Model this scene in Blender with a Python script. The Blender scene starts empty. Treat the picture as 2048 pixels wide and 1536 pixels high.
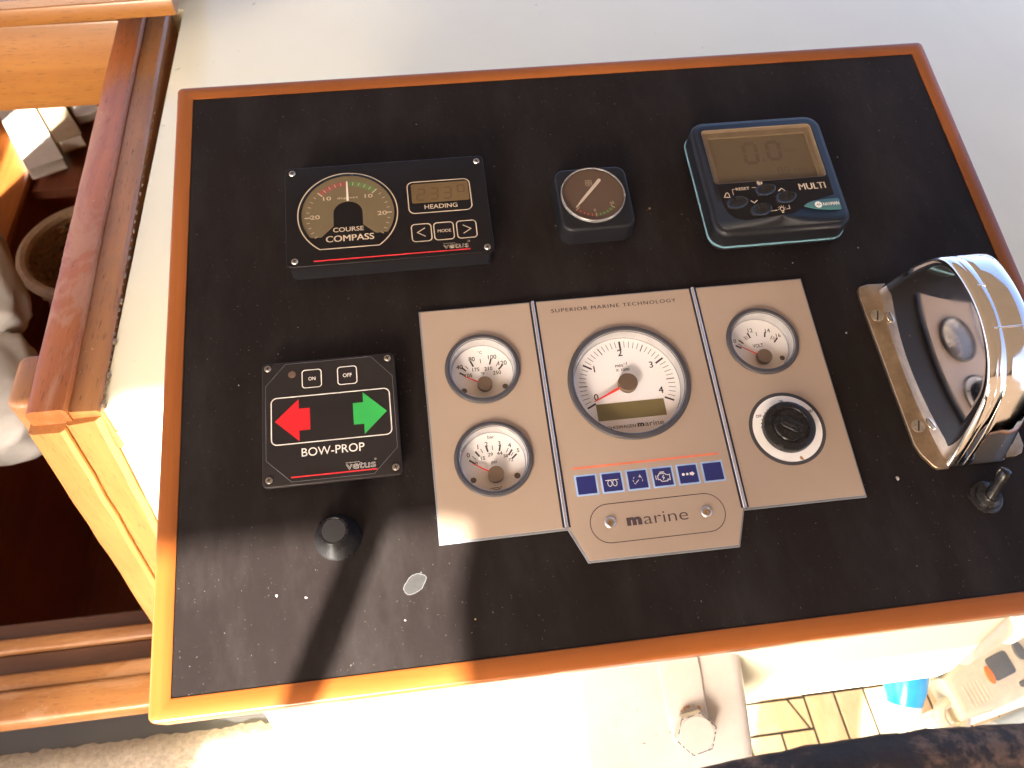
import bpy, bmesh, math, random
from mathutils import Matrix, Vector, noise as mnoise

random.seed(7)
SC = bpy.context.scene
COL = SC.collection

# ------------------------------------------------------------------ camera
CAM_PITCH = math.radians(13.5)            # slope of the console top
cam_d = bpy.data.cameras.new('camera')
cam = bpy.data.objects.new('camera', cam_d)
COL.objects.link(cam)
SC.camera = cam
# camera axes measured in the console-top frame (rows: right, down, forward)
R_CV = Matrix(((0.99145864, -0.12323687, 0.04268996),
               (-0.09557032, -0.9092313, -0.4051725),
               (0.08874724, 0.39763189, -0.91324302)))
TILT = Matrix.Rotation(CAM_PITCH, 4, 'X')
_rot = Matrix((R_CV[0], -R_CV[1], -R_CV[2])).transposed().to_4x4()
cam.matrix_world = TILT @ Matrix.Translation((-0.02291889, -0.19405424, 0.50592775)) @ _rot
cam_d.sensor_fit = 'HORIZONTAL'
cam_d.sensor_width = 36.0
cam_d.lens = 36.0 * 1666.33 / 2048.0
cam_d.clip_start = 0.02
cam_d.clip_end = 500.0
cam_d.dof.use_dof = True
cam_d.dof.focus_distance = 0.56
cam_d.dof.aperture_fstop = 14.0
SC.render.resolution_x, SC.render.resolution_y = 1024, 768

# ------------------------------------------------------------------ sky and sun
SUN_AZ = math.radians(25.5)               # light travels towards +Y, turned to +X
SUN_EL = math.radians(23.0)
world = bpy.data.worlds.new('World')
SC.world = world
world.use_nodes = True
wn = world.node_tree
bg = wn.nodes['Background']
sky = wn.nodes.new('ShaderNodeTexSky')
sky.sky_type = 'NISHITA'
sky.sun_disc = False
sky.sun_elevation = SUN_EL
sky.sun_rotation = math.pi + SUN_AZ
sky.air_density = 0.3
sky.dust_density = 4.0
sky.ozone_density = 0.0
wn.links.new(sky.outputs[0], bg.inputs[0])
bg.inputs[1].default_value = 0.10
sun_d = bpy.data.lights.new('sun', 'SUN')
sun_d.energy = 5.0
sun_d.angle = math.radians(0.53)
sun_d.color = (1.0, 0.93, 0.82)
sun = bpy.data.objects.new('sun', sun_d)
COL.objects.link(sun)
_dir = Vector((math.sin(SUN_AZ) * math.cos(SUN_EL), math.cos(SUN_AZ) * math.cos(SUN_EL), -math.sin(SUN_EL)))
sun.rotation_euler = _dir.to_track_quat('-Z', 'Y').to_euler()
sun.location = (-2, -4, 3)
vs = SC.view_settings
vs.view_transform = 'Standard'
vs.look = 'None'
vs.exposure = 3.52
vs.gamma = 1.0
vs.use_curve_mapping = False
SC.render.engine = 'CYCLES'
SC.cycles.max_bounces = 10
SC.cycles.diffuse_bounces = 5
SC.cycles.glossy_bounces = 5
SC.cycles.transparent_max_bounces = 16
SC.cycles.caustics_reflective = False
SC.cycles.caustics_refractive = False
SC.cycles.sample_clamp_indirect = 6.0

# ------------------------------------------------------------------ materials
def new_mat(name):
    m = bpy.data.materials.new(name)
    m.use_nodes = True
    nt = m.node_tree
    return m, nt, nt.nodes['Principled BSDF']

def node(nt, typ, **kw):
    n = nt.nodes.new(typ)
    for k, v in kw.items():
        if k.startswith('i_'):
            n.inputs[k[2:].replace('_', ' ')].default_value = v
        else:
            setattr(n, k, v)
    return n

def ramp(nt, stops, interp='LINEAR'):
    r = nt.nodes.new('ShaderNodeValToRGB')
    r.color_ramp.interpolation = interp
    el = r.color_ramp.elements
    while len(el) > 1:
        el.remove(el[-1])
    el[0].position, el[0].color = stops[0][0], tuple(stops[0][1]) + (1,)
    for p, c in stops[1:]:
        e = el.new(p)
        e.color = tuple(c) + (1,)
    return r

def mix(nt, fac, a, b, blend='MIX'):
    n = nt.nodes.new('ShaderNodeMix')
    n.data_type = 'RGBA'
    n.blend_type = blend
    def put(sock, v):
        if hasattr(v, 'is_linked') or hasattr(v, 'links'):
            nt.links.new(v, sock)
        elif isinstance(v, (int, float)):
            sock.default_value = v
        else:
            sock.default_value = tuple(v) + (1,)
    put(n.inputs[0], fac)
    put(n.inputs[6], a)
    put(n.inputs[7], b)
    return n.outputs[2]

def coords(nt, scale=(1, 1, 1), rot=(0, 0, 0), kind='Object'):
    tc = nt.nodes.new('ShaderNodeTexCoord')
    mp = nt.nodes.new('ShaderNodeMapping')
    mp.inputs['Scale'].default_value = scale
    mp.inputs['Rotation'].default_value = rot
    nt.links.new(tc.outputs[kind], mp.inputs[0])
    return mp.outputs[0]

def bump(nt, bsdf, h, strength=0.2, dist=0.001):
    b = nt.nodes.new('ShaderNodeBump')
    b.inputs['Strength'].default_value = strength
    b.inputs['Distance'].default_value = dist
    nt.links.new(h, b.inputs['Height'])
    nt.links.new(b.outputs[0], bsdf.inputs['Normal'])

def mth(nt, op, a, b=0.0, clamp=False):
    n = nt.nodes.new('ShaderNodeMath')
    n.operation = op
    n.use_clamp = clamp
    for s, v in zip(n.inputs, (a, b)):
        if isinstance(v, (int, float)):
            s.default_value = v
        else:
            nt.links.new(v, s)
    return n.outputs[0]

def plain(name, col, rough=0.5, metal=0.0, spec=0.5, coat=0.0, mottle=0.12, mscale=60, bumpy=0.0, bscale=900, trans=0.0):
    m, nt, b = new_mat(name)
    co = coords(nt)
    n = node(nt, 'ShaderNodeTexNoise', i_Scale=mscale, i_Detail=5.0, i_Roughness=0.6)
    nt.links.new(co, n.inputs[0])
    r = ramp(nt, [(0.25, [c * (1 - mottle) for c in col]), (0.75, [min(1, c * (1 + mottle)) for c in col])])
    nt.links.new(n.outputs[0], r.inputs[0])
    nt.links.new(r.outputs[0], b.inputs['Base Color'])
    rr = node(nt, 'ShaderNodeMapRange')
    rr.inputs[3].default_value = max(0.0, rough * 0.85)
    rr.inputs[4].default_value = min(1.0, rough * 1.15)
    nt.links.new(n.outputs[0], rr.inputs[0])
    nt.links.new(rr.outputs[0], b.inputs['Roughness'])
    b.inputs['Metallic'].default_value = metal
    b.inputs['Specular IOR Level'].default_value = spec
    b.inputs['Coat Weight'].default_value = coat
    b.inputs['Coat Roughness'].default_value = 0.08
    if bumpy:
        n2 = node(nt, 'ShaderNodeTexNoise', i_Scale=bscale, i_Detail=2.0)
        nt.links.new(co, n2.inputs[0])
        bump(nt, b, n2.outputs[0], bumpy, 0.0004)
    return m

def specks(nt, co, scale, thr, seed=0.0):
    """sparse irregular dust grains: 1 inside a grain"""
    mp = nt.nodes.new('ShaderNodeMapping')
    mp.inputs['Location'].default_value = (seed, seed * 1.7, 0)
    nt.links.new(co, mp.inputs[0])
    wob = node(nt, 'ShaderNodeTexNoise', i_Scale=scale * 2.2, i_Detail=1.0)
    nt.links.new(mp.outputs[0], wob.inputs[0])
    wm = mix(nt, 0.006 * 200 / scale, mp.outputs[0], wob.outputs['Color'], 'ADD')
    v = node(nt, 'ShaderNodeTexVoronoi', i_Scale=scale, i_Randomness=1.0)
    nt.links.new(wm, v.inputs[0])
    sep = nt.nodes.new('ShaderNodeSeparateColor')
    nt.links.new(v.outputs['Color'], sep.inputs[0])
    rad = mth(nt, 'MULTIPLY', mth(nt, 'POWER', sep.outputs[0], 5.0), thr)
    return mth(nt, 'LESS_THAN', v.outputs['Distance'], rad)

def board_material():
    m, nt, b = new_mat('black_laminate')
    co = coords(nt)
    n = node(nt, 'ShaderNodeTexNoise', i_Scale=9.0, i_Detail=6.0, i_Roughness=0.65)
    nt.links.new(co, n.inputs[0])
    base = ramp(nt, [(0.3, (0.0098, 0.0071, 0.0067)), (0.7, (0.0132, 0.0101, 0.0097))])
    nt.links.new(n.outputs[0], base.inputs[0])
    # wipe haze
    hz = node(nt, 'ShaderNodeTexNoise', i_Scale=22.0, i_Detail=8.0, i_Roughness=0.75)
    nt.links.new(coords(nt, (1, 0.35, 1), (0, 0, 0.6)), hz.inputs[0])
    hzr = ramp(nt, [(0.45, (0, 0, 0)), (0.8, (0.05, 0.05, 0.05))])
    nt.links.new(hz.outputs[0], hzr.inputs[0])
    c1 = mix(nt, hzr.outputs[0], base.outputs[0], (0.25, 0.24, 0.23))
    # dust grains, denser in patches
    dens = node(nt, 'ShaderNodeTexNoise', i_Scale=7.0, i_Detail=3.0)
    nt.links.new(co, dens.inputs[0])
    dr = ramp(nt, [(0.38, (0.25, 0.25, 0.25)), (0.62, (1, 1, 1))])
    nt.links.new(dens.outputs[0], dr.inputs[0])
    s1 = specks(nt, co, 120.0, 0.055, 0.0)
    s2 = specks(nt, co, 520.0, 0.18, 3.1)
    s3 = specks(nt, coords(nt, (1, 0.22, 1), (0, 0, 0.9)), 150.0, 0.035, 5.3)
    s2m = mth(nt, 'MULTIPLY', s2, mth(nt, 'MULTIPLY', dr.outputs[0], 0.8))
    s = mth(nt, 'MAXIMUM', mth(nt, 'MULTIPLY', s1, 0.62), mth(nt, 'MAXIMUM', s2m, mth(nt, 'MULTIPLY', s3, 0.4)))
    c2 = mix(nt, s, c1, (0.20, 0.18, 0.165))
    nt.links.new(c2, b.inputs['Base Color'])
    rr = node(nt, 'ShaderNodeMapRange')
    rr.inputs[3].default_value = 0.34
    rr.inputs[4].default_value = 0.5
    nt.links.new(hz.outputs[0], rr.inputs[0])
    nt.links.new(rr.outputs[0], b.inputs['Roughness'])
    b.inputs['Specular IOR Level'].default_value = 0.12
    fb = node(nt, 'ShaderNodeTexNoise', i_Scale=700.0, i_Detail=2.0)
    nt.links.new(co, fb.inputs[0])
    bump(nt, b, fb.outputs[0], 0.08, 0.0003)
    return m

def wood(name, axis, light, dark, rough=0.35, coat=0.35, pores=True, wear=None, scale=1.0, wearamt=0.5, porecol=(0.05, 0.022, 0.01)):
    """varnished timber, grain running along axis (0=x 1=y 2=z) in object space"""
    m, nt, b = new_mat(name)
    sc = [38.0 * scale] * 3
    sc[axis] = 1.6 * scale
    co = coords(nt, tuple(sc))
    n = node(nt, 'ShaderNodeTexNoise', i_Scale=1.6, i_Detail=8.0, i_Roughness=0.62, i_Distortion=0.5)
    nt.links.new(co, n.inputs[0])
    midc = [(a + c) / 2 for a, c in zip(light, dark)]
    r = ramp(nt, [(0.22, dark), (0.5, midc), (0.75, light)])
    nt.links.new(n.outputs[0], r.inputs[0])
    big = node(nt, 'ShaderNodeTexNoise', i_Scale=5.0, i_Detail=3.0)
    nt.links.new(coords(nt), big.inputs[0])
    br = ramp(nt, [(0.3, (0.78, 0.74, 0.7)), (0.7, (1.12, 1.1, 1.08))])
    nt.links.new(big.outputs[0], br.inputs[0])
    c = mix(nt, 1.0, r.outputs[0], br.outputs[0], 'MULTIPLY')
    h = n.outputs[0]
    if pores:
        ps = [760.0] * 3
        ps[axis] = 60.0
        v = node(nt, 'ShaderNodeTexNoise', i_Scale=1.0, i_Detail=2.0, i_Roughness=0.6)
        nt.links.new(coords(nt, tuple(ps)), v.inputs[0])
        pr = ramp(nt, [(0.60, (0, 0, 0)), (0.72, (0.75, 0.75, 0.75))])
        nt.links.new(v.outputs[0], pr.inputs[0])
        c = mix(nt, pr.outputs[0], c, porecol)
    if wear is not None:
        w = node(nt, 'ShaderNodeTexNoise', i_Scale=16.0, i_Detail=7.0, i_Roughness=0.7, i_Distortion=0.8)
        ws = [1.0, 1.0, 1.0]
        ws[axis] = 0.35
        nt.links.new(coords(nt, tuple(ws)), w.inputs[0])
        wr = ramp(nt, [(0.50, (0, 0, 0)), (0.56, (wearamt,) * 3), (0.8, (wearamt,) * 3)])
        nt.links.new(w.outputs[0], wr.inputs[0])
        c = mix(nt, wr.outputs[0], c, wear)
        f = specks(nt, coords(nt), 190.0, 0.16, 2.0)
        c = mix(nt, mth(nt, 'MULTIPLY', f, 0.7), c, (0.55, 0.36, 0.22))
        rr = node(nt, 'ShaderNodeMapRange')
        rr.inputs[3].default_value = rough
        rr.inputs[4].default_value = min(0.8, rough + 0.3)
        nt.links.new(wr.outputs[0], rr.inputs[0])
        nt.links.new(rr.outputs[0], b.inputs['Roughness'])
    else:
        b.inputs['Roughness'].default_value = rough
    nt.links.new(c, b.inputs['Base Color'])
    b.inputs['Coat Weight'].default_value = coat
    b.inputs['Coat Roughness'].default_value = 0.15
    bump(nt, b, h, 0.15, 0.0006)
    return m

def gelcoat(name, col, rough=0.22, dirt=0.35):
    m, nt, b = new_mat(name)
    co = coords(nt)
    n = node(nt, 'ShaderNodeTexNoise', i_Scale=3.5, i_Detail=6.0, i_Roughness=0.6)
    nt.links.new(co, n.inputs[0])
    r = ramp(nt, [(0.3, [c * 0.93 for c in col]), (0.7, col)])
    nt.links.new(n.outputs[0], r.inputs[0])
    d = specks(nt, co, 26.0, 0.075, 1.3)
    c = mix(nt, mth(nt, 'MULTIPLY', d, dirt), r.outputs[0], (0.22, 0.16, 0.11))
    d2 = specks(nt, co, 90.0, 0.10, 4.4)
    c = mix(nt, mth(nt, 'MULTIPLY', d2, dirt * 0.8), c, (0.3, 0.24, 0.18))
    st = node(nt, 'ShaderNodeTexNoise', i_Scale=2.0, i_Detail=4.0)
    nt.links.new(coords(nt, (9, 1.0, 9)), st.inputs[0])
    sr = ramp(nt, [(0.58, (0, 0, 0)), (0.75, (0.22, 0.22, 0.22))])
    nt.links.new(st.outputs[0], sr.inputs[0])
    c = mix(nt, sr.outputs[0], c, (0.72, 0.62, 0.5))
    nt.links.new(c, b.inputs['Base Color'])
    b.inputs['Roughness'].default_value = rough
    n2 = node(nt, 'ShaderNodeTexNoise', i_Scale=11.0, i_Detail=2.0)
    nt.links.new(co, n2.inputs[0])
    bump(nt, b, n2.outputs[0], 0.12, 0.002)
    return m

def thin_glass(name, tint=(1, 1, 1), rough=0.02, refl=1.0):
    m = bpy.data.materials.new(name)
    m.use_nodes = True
    nt = m.node_tree
    nt.nodes.clear()
    out = nt.nodes.new('ShaderNodeOutputMaterial')
    tr = nt.nodes.new('ShaderNodeBsdfTransparent')
    tr.inputs[0].default_value = tint + (1,)
    gl = nt.nodes.new('ShaderNodeBsdfGlossy')
    gl.inputs['Roughness'].default_value = rough
    lw = nt.nodes.new('ShaderNodeLayerWeight')
    lw.inputs[0].default_value = 0.5
    fr = mth(nt, 'ADD', mth(nt, 'MULTIPLY', mth(nt, 'POWER', lw.outputs['Facing'], 5.0), 0.9), 0.045)
    sm = specks(nt, coords(nt), 500.0, 0.10, 2.0)
    df = nt.nodes.new('ShaderNodeBsdfDiffuse')
    df.inputs[0].default_value = (0.6, 0.55, 0.5, 1)
    mx = nt.nodes.new('ShaderNodeMixShader')
    nt.links.new(mth(nt, 'MULTIPLY', fr, refl), mx.inputs[0])
    nt.links.new(tr.outputs[0], mx.inputs[1])
    nt.links.new(gl.outputs[0], mx.inputs[2])
    m2 = nt.nodes.new('ShaderNodeMixShader')
    nt.links.new(mth(nt, 'MULTIPLY', sm, 0.35), m2.inputs[0])
    nt.links.new(mx.outputs[0], m2.inputs[1])
    nt.links.new(df.outputs[0], m2.inputs[2])
    nt.links.new(m2.outputs[0], out.inputs[0])
    return m

def chrome_material():
    m, nt, b = new_mat('chrome')
    co = coords(nt)
    b.inputs['Metallic'].default_value = 1.0
    b.inputs['Base Color'].default_value = (0.86, 0.85, 0.84, 1)
    s = specks(nt, co, 260.0, 0.08, 1.0)
    n = node(nt, 'ShaderNodeTexNoise', i_Scale=70.0, i_Detail=6.0)
    nt.links.new(co, n.inputs[0])
    r = ramp(nt, [(0.35, (0.03, 0.03, 0.03)), (0.8, (0.12, 0.12, 0.12))])
    nt.links.new(n.outputs[0], r.inputs[0])
    rough = mix(nt, s, r.outputs[0], (0.6, 0.6, 0.6))
    nt.links.new(rough, b.inputs['Roughness'])
    n2 = node(nt, 'ShaderNodeTexNoise', i_Scale=30.0, i_Detail=1.0)
    nt.links.new(co, n2.inputs[0])
    bump(nt, b, n2.outputs[0], 0.04, 0.0015)
    return m

def dial_material():
    """white dial, turning tan towards the lower rim"""
    m, nt, b = new_mat('dial_white')
    tc = nt.nodes.new('ShaderNodeTexCoord')
    n = node(nt, 'ShaderNodeTexNoise', i_Scale=45.0, i_Detail=4.0)
    nt.links.new(tc.outputs['Object'], n.inputs[0])
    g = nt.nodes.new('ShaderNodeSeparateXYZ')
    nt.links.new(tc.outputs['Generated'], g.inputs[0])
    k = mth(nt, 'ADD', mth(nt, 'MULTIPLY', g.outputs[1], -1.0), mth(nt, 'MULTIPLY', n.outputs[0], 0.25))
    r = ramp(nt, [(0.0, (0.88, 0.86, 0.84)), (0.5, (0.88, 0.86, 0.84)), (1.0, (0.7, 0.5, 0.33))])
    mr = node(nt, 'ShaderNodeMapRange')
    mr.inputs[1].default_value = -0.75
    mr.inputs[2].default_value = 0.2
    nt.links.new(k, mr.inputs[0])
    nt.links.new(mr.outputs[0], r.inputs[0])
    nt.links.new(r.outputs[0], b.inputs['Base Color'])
    b.inputs['Roughness'].default_value = 0.55
    return m

def rust_white():
    m, nt, b = new_mat('painted_steel_white')
    co = coords(nt)
    n = node(nt, 'ShaderNodeTexNoise', i_Scale=14.0, i_Detail=7.0, i_Roughness=0.7)
    nt.links.new(co, n.inputs[0])
    r = ramp(nt, [(0.3, (0.40, 0.355, 0.315)), (0.55, (0.47, 0.435, 0.40)), (0.75, (0.50, 0.48, 0.455))])
    nt.links.new(n.outputs[0], r.inputs[0])
    d = specks(nt, co, 110.0, 0.17, 0.7)
    c = mix(nt, d, r.outputs[0], (0.16, 0.12, 0.1))
    nt.links.new(c, b.inputs['Base Color'])
    b.inputs['Roughness'].default_value = 0.28
    n2 = node(nt, 'ShaderNodeTexNoise', i_Scale=60.0, i_Detail=3.0)
    nt.links.new(co, n2.inputs[0])
    bump(nt, b, n2.outputs[0], 0.18, 0.0012)
    return m

def leather_material():
    m, nt, b = new_mat('worn_leather')
    co = coords(nt)
    n = node(nt, 'ShaderNodeTexNoise', i_Scale=90.0, i_Detail=6.0, i_Roughness=0.7)
    nt.links.new(co, n.inputs[0])
    n2 = node(nt, 'ShaderNodeTexNoise', i_Scale=18.0, i_Detail=3.0)
    nt.links.new(co, n2.inputs[0])
    f = mth(nt, 'MULTIPLY', n.outputs[0], mth(nt, 'ADD', n2.outputs[0], 0.5))
    r = ramp(nt, [(0.38, (0.012, 0.008, 0.007)), (0.52, (0.03, 0.018, 0.012)), (0.66, (0.17, 0.10, 0.06))])
    nt.links.new(f, r.inputs[0])
    nt.links.new(r.outputs[0], b.inputs['Base Color'])
    b.inputs['Roughness'].default_value = 0.7
    bump(nt, b, n.outputs[0], 0.6, 0.002)
    return m

def brushed(name, col, rough, metal=1.0):
    m, nt, b = new_mat(name)
    co = coords(nt, (30, 400, 30))
    n = node(nt, 'ShaderNodeTexNoise', i_Scale=1.0, i_Detail=4.0)
    nt.links.new(co, n.inputs[0])
    w = node(nt, 'ShaderNodeTexNoise', i_Scale=55.0, i_Detail=6.0, i_Roughness=0.7)
    nt.links.new(coords(nt), w.inputs[0])
    r = ramp(nt, [(0.3, [c * 0.55 for c in col]), (0.6, col), (0.85, [min(1, c * 1.25) for c in col])])
    nt.links.new(w.outputs[0], r.inputs[0])
    nt.links.new(r.outputs[0], b.inputs['Base Color'])
    b.inputs['Metallic'].default_value = metal
    b.inputs['Roughness'].default_value = rough
    bump(nt, b, n.outputs[0], 0.1, 0.0004)
    return m

def carpet_material():
    m, nt, b = new_mat('carpet_pile')
    co = coords(nt)
    n = node(nt, 'ShaderNodeTexNoise', i_Scale=160.0, i_Detail=6.0, i_Roughness=0.75)
    nt.links.new(co, n.inputs[0])
    r = ramp(nt, [(0.3, (0.17, 0.14, 0.12)), (0.7, (0.32, 0.27, 0.235))])
    nt.links.new(n.outputs[0], r.inputs[0])
    nt.links.new(r.outputs[0], b.inputs['Base Color'])
    b.inputs['Roughness'].default_value = 0.95
    bump(nt, b, n.outputs[0], 0.8, 0.004)
    return m

def canvas_material():
    m = bpy.data.materials.new('canvas')
    m.use_nodes = True
    nt = m.node_tree
    nt.nodes.clear()
    out = nt.nodes.new('ShaderNodeOutputMaterial')
    d = nt.nodes.new('ShaderNodeBsdfDiffuse')
    t = nt.nodes.new('ShaderNodeBsdfTranslucent')
    n = node(nt, 'ShaderNodeTexNoise', i_Scale=3.0, i_Detail=4.0)
    nt.links.new(coords(nt), n.inputs[0])
    r = ramp(nt, [(0.3, (0.17, 0.145, 0.11)), (0.7, (0.21, 0.18, 0.135))])
    nt.links.new(n.outputs[0], r.inputs[0])
    nt.links.new(r.outputs[0], d.inputs[0])
    t.inputs[0].default_value = (0.07, 0.05, 0.035, 1)
    mx = nt.nodes.new('ShaderNodeMixShader')
    mx.inputs[0].default_value = 0.55
    nt.links.new(d.outputs[0], mx.inputs[1])
    nt.links.new(t.outputs[0], mx.inputs[2])
    nt.links.new(mx.outputs[0], out.inputs[0])
    return m

def faceplate_material():
    m, nt, b = new_mat('beige_faceplate')
    co = coords(nt)
    n = node(nt, 'ShaderNodeTexNoise', i_Scale=11.0, i_Detail=6.0, i_Roughness=0.6)
    nt.links.new(co, n.inputs[0])
    r = ramp(nt, [(0.3, (0.385, 0.290, 0.218)), (0.7, (0.413, 0.314, 0.239))])
    nt.links.new(n.outputs[0], r.inputs[0])
    d1 = specks(nt, co, 130.0, 0.05, 1.1)
    c = mix(nt, mth(nt, 'MULTIPLY', d1, 0.6), r.outputs[0], (0.20, 0.12, 0.07))
    d2 = specks(nt, coords(nt, (1, 0.2, 1), (0, 0, 0.5)), 120.0, 0.03, 6.0)
    c = mix(nt, mth(nt, 'MULTIPLY', d2, 0.5), c, (0.75, 0.68, 0.6))
    nt.links.new(c, b.inputs['Base Color'])
    g = node(nt, 'ShaderNodeTexNoise', i_Scale=1.0, i_Detail=3.0)
    nt.links.new(coords(nt, (25, 1400, 25)), g.inputs[0])
    mr = node(nt, 'ShaderNodeMapRange')
    mr.inputs[3].default_value = 0.26
    mr.inputs[4].default_value = 0.48
    nt.links.new(mix(nt, 0.5, n.outputs[0], g.outputs[0]), mr.inputs[0])
    nt.links.new(mr.outputs[0], b.inputs['Roughness'])
    b.inputs['Metallic'].default_value = 0.2
    b.inputs['Specular IOR Level'].default_value = 0.4
    bump(nt, b, g.outputs[0], 0.05, 0.0002)
    return m

MT = {}
MT['board'] = board_material()
TEAK_L, TEAK_D = (0.30, 0.092, 0.019), (0.225, 0.062, 0.011)
MT['rail_x'] = wood('varnished_rail_x', 0, TEAK_L, TEAK_D, 0.3, 0.3, scale=2.4, pores=False)
MT['rail_y'] = wood('varnished_rail_y', 1, TEAK_L, TEAK_D, 0.3, 0.3, scale=2.4, pores=False)
MT['cap_y'] = wood('weathered_red_teak', 1, (0.44, 0.150, 0.050), (0.27, 0.080, 0.026), 0.3, 0.2, wear=(0.38, 0.19, 0.11), wearamt=0.7)
MT['trim_y'] = wood('weathered_brown_teak', 1, (0.46, 0.215, 0.075), (0.30, 0.12, 0.040), 0.4, 0.1, wear=(0.26, 0.15, 0.08), wearamt=0.35)
MT['jamb_z'] = wood('sunned_teak', 2, (0.46, 0.225, 0.075), (0.33, 0.135, 0.038), 0.45, 0.1, porecol=(0.16, 0.07, 0.03))
MT['sill_x'] = wood('sill_teak', 0, (0.36, 0.165, 0.055), (0.22, 0.088, 0.028), 0.4, 0.15, wear=(0.42, 0.25, 0.15), wearamt=0.3)
MT['sill_dark'] = wood('dark_threshold', 0, (0.13, 0.06, 0.035), (0.07, 0.03, 0.018), 0.45, 0.1)
MT['hatch_x'] = wood('hatch_teak', 0, (0.31, 0.140, 0.034), (0.225, 0.088, 0.019), 0.35, 0.3, scale=0.8)
MT['hatch_top'] = wood('hatch_top_weathered', 0, (0.36, 0.24, 0.17), (0.24, 0.15, 0.10), 0.5, 0.0)
MT['cabin_wood'] = wood('cabin_mahogany', 1, (0.48, 0.17, 0.04), (0.32, 0.09, 0.02), 0.3, 0.4)
MT['floor_wood'] = wood('cabin_sole_dark', 1, (0.30, 0.105, 0.058), (0.19, 0.065, 0.035), 0.4, 0.2)
MT['holly'] = plain('holly_strip', (0.75, 0.45, 0.27), 0.4)
MT['white'] = gelcoat('white_gelcoat', (0.84, 0.79, 0.575), 0.13)
MT['steel_white'] = rust_white()
MT['beige'] = faceplate_material()
MT['plate_edge'] = plain('grey_plate_edge', (0.16, 0.165, 0.18), 0.4)
MT['black'] = plain('black_plastic', (0.0095, 0.0095, 0.0115), 0.42, spec=0.24, bumpy=0.1)
MT['black_face'] = plain('black_membrane', (0.0085, 0.0068, 0.0068), 0.38, spec=0.2, mottle=0.2, mscale=25)
MT['bow_face'] = plain('charcoal_membrane', (0.018, 0.0145, 0.0138), 0.38, spec=0.28, mottle=0.15, mscale=25)
MT['black_gloss'] = plain('black_gloss', (0.008, 0.008, 0.008), 0.12)
MT['rubber'] = plain('black_rubber', (0.012, 0.0115, 0.012), 0.27, spec=0.4, bumpy=0.15)
MT['knob_cap'] = plain('worn_knob_cap', (0.024, 0.022, 0.0215), 0.65)
MT['groove'] = plain('groove_black', (0.008, 0.007, 0.007), 0.6)
MT['print_white'] = plain('white_print', (0.70, 0.66, 0.58), 0.5, mottle=0.08)
MT['print_cream'] = plain('cream_print', (0.52, 0.42, 0.29), 0.5, mottle=0.08)
MT['print_black'] = plain('black_print', (0.03, 0.026, 0.026), 0.5)
MT['print_brown'] = plain('brown_print', (0.06, 0.04, 0.045), 0.5)
MT['red'] = plain('red_print', (0.56, 0.012, 0.018), 0.4, mottle=0.06)
MT['red_line'] = plain('red_line', (0.60, 0.03, 0.035), 0.4)
MT['green'] = plain('green_print', (0.03, 0.36, 0.07), 0.4, mottle=0.06)
MT['dial_red'] = plain('dial_red', (0.26, 0.07, 0.05), 0.6)
MT['dial_green'] = plain('dial_green', (0.10, 0.17, 0.05), 0.6)
MT['olive'] = plain('olive_dial', (0.145, 0.105, 0.050), 0.5, mottle=0.1, mscale=30)
MT['brown_dial'] = plain('brown_dial', (0.135, 0.085, 0.060), 0.45, mottle=0.08, mscale=30)
MT['lcd'] = plain('lcd_brown', (0.155, 0.112, 0.062), 0.45, mottle=0.08, mscale=20)
MT['lcd_heading'] = plain('lcd_amber', (0.125, 0.078, 0.028), 0.45, mottle=0.1, mscale=50)
MT['lcd_olive'] = plain('lcd_olive', (0.17, 0.13, 0.045), 0.5, mottle=0.05)
MT['lcd_digit'] = plain('lcd_digit', (0.118, 0.084, 0.047), 0.5)
MT['heading_digit'] = plain('heading_digit', (0.085, 0.052, 0.019), 0.5)
MT['lcd_frame'] = plain('lcd_surround', (0.21, 0.15, 0.088), 0.45, mottle=0.15, mscale=60)
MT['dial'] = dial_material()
MT['hub'] = plain('brown_hub', (0.115, 0.070, 0.042), 0.5)
MT['bezel'] = plain('grey_bezel', (0.055, 0.052, 0.055), 0.5, spec=0.25)
MT['wall'] = plain('dial_wall', (0.36, 0.345, 0.335), 0.3, mottle=0.2)
MT['needle'] = plain('needle_red', (0.72, 0.035, 0.02), 0.4)
MT['needle_white'] = plain('needle_cream', (0.78, 0.68, 0.54), 0.4)
MT['glass'] = thin_glass('clear_lens')
MT['glass_dim'] = thin_glass('smoked_lens', (0.82, 0.80, 0.78))
MT['chrome'] = chrome_material()
MT['rim'] = plain('lens_rim', (0.30, 0.29, 0.285), 0.22, 0.5)
MT['rod'] = plain('satin_rod', (0.80, 0.76, 0.72), 0.25, 1.0, mottle=0.05)
MT['brass'] = brushed('worn_brass', (0.45, 0.335, 0.22), 0.44)
MT['screw'] = plain('screw_steel', (0.52, 0.48, 0.43), 0.3, 1.0, mottle=0.35, mscale=300)
MT['blue'] = plain('navy_tile', (0.016, 0.020, 0.115), 0.35, mottle=0.08)
MT['blue_edge'] = plain('pale_blue_edge', (0.30, 0.45, 0.68), 0.4)
MT['orange_line'] = plain('faded_red_line', (0.72, 0.19, 0.10), 0.45, mottle=0.3, mscale=40)
MT['key_white'] = plain('switch_white', (0.90, 0.88, 0.83), 0.4, mottle=0.05)
MT['rust'] = plain('rust_stain', (0.42, 0.22, 0.09), 0.8, mottle=0.3, mscale=200)
MT['teal'] = plain('teal_badge', (0.045, 0.135, 0.135), 0.4)
MT['teal_seam'] = plain('teal_gasket', (0.13, 0.25, 0.29), 0.45)
MT['leather'] = leather_material()
MT['carpet'] = carpet_material()
MT['teak_plank'] = wood('bleached_teak', 1, (0.44, 0.33, 0.22), (0.33, 0.235, 0.15), 0.7, 0.0, wear=(0.40, 0.33, 0.25), wearamt=0.4, scale=0.7, porecol=(0.25, 0.17, 0.1))
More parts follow.
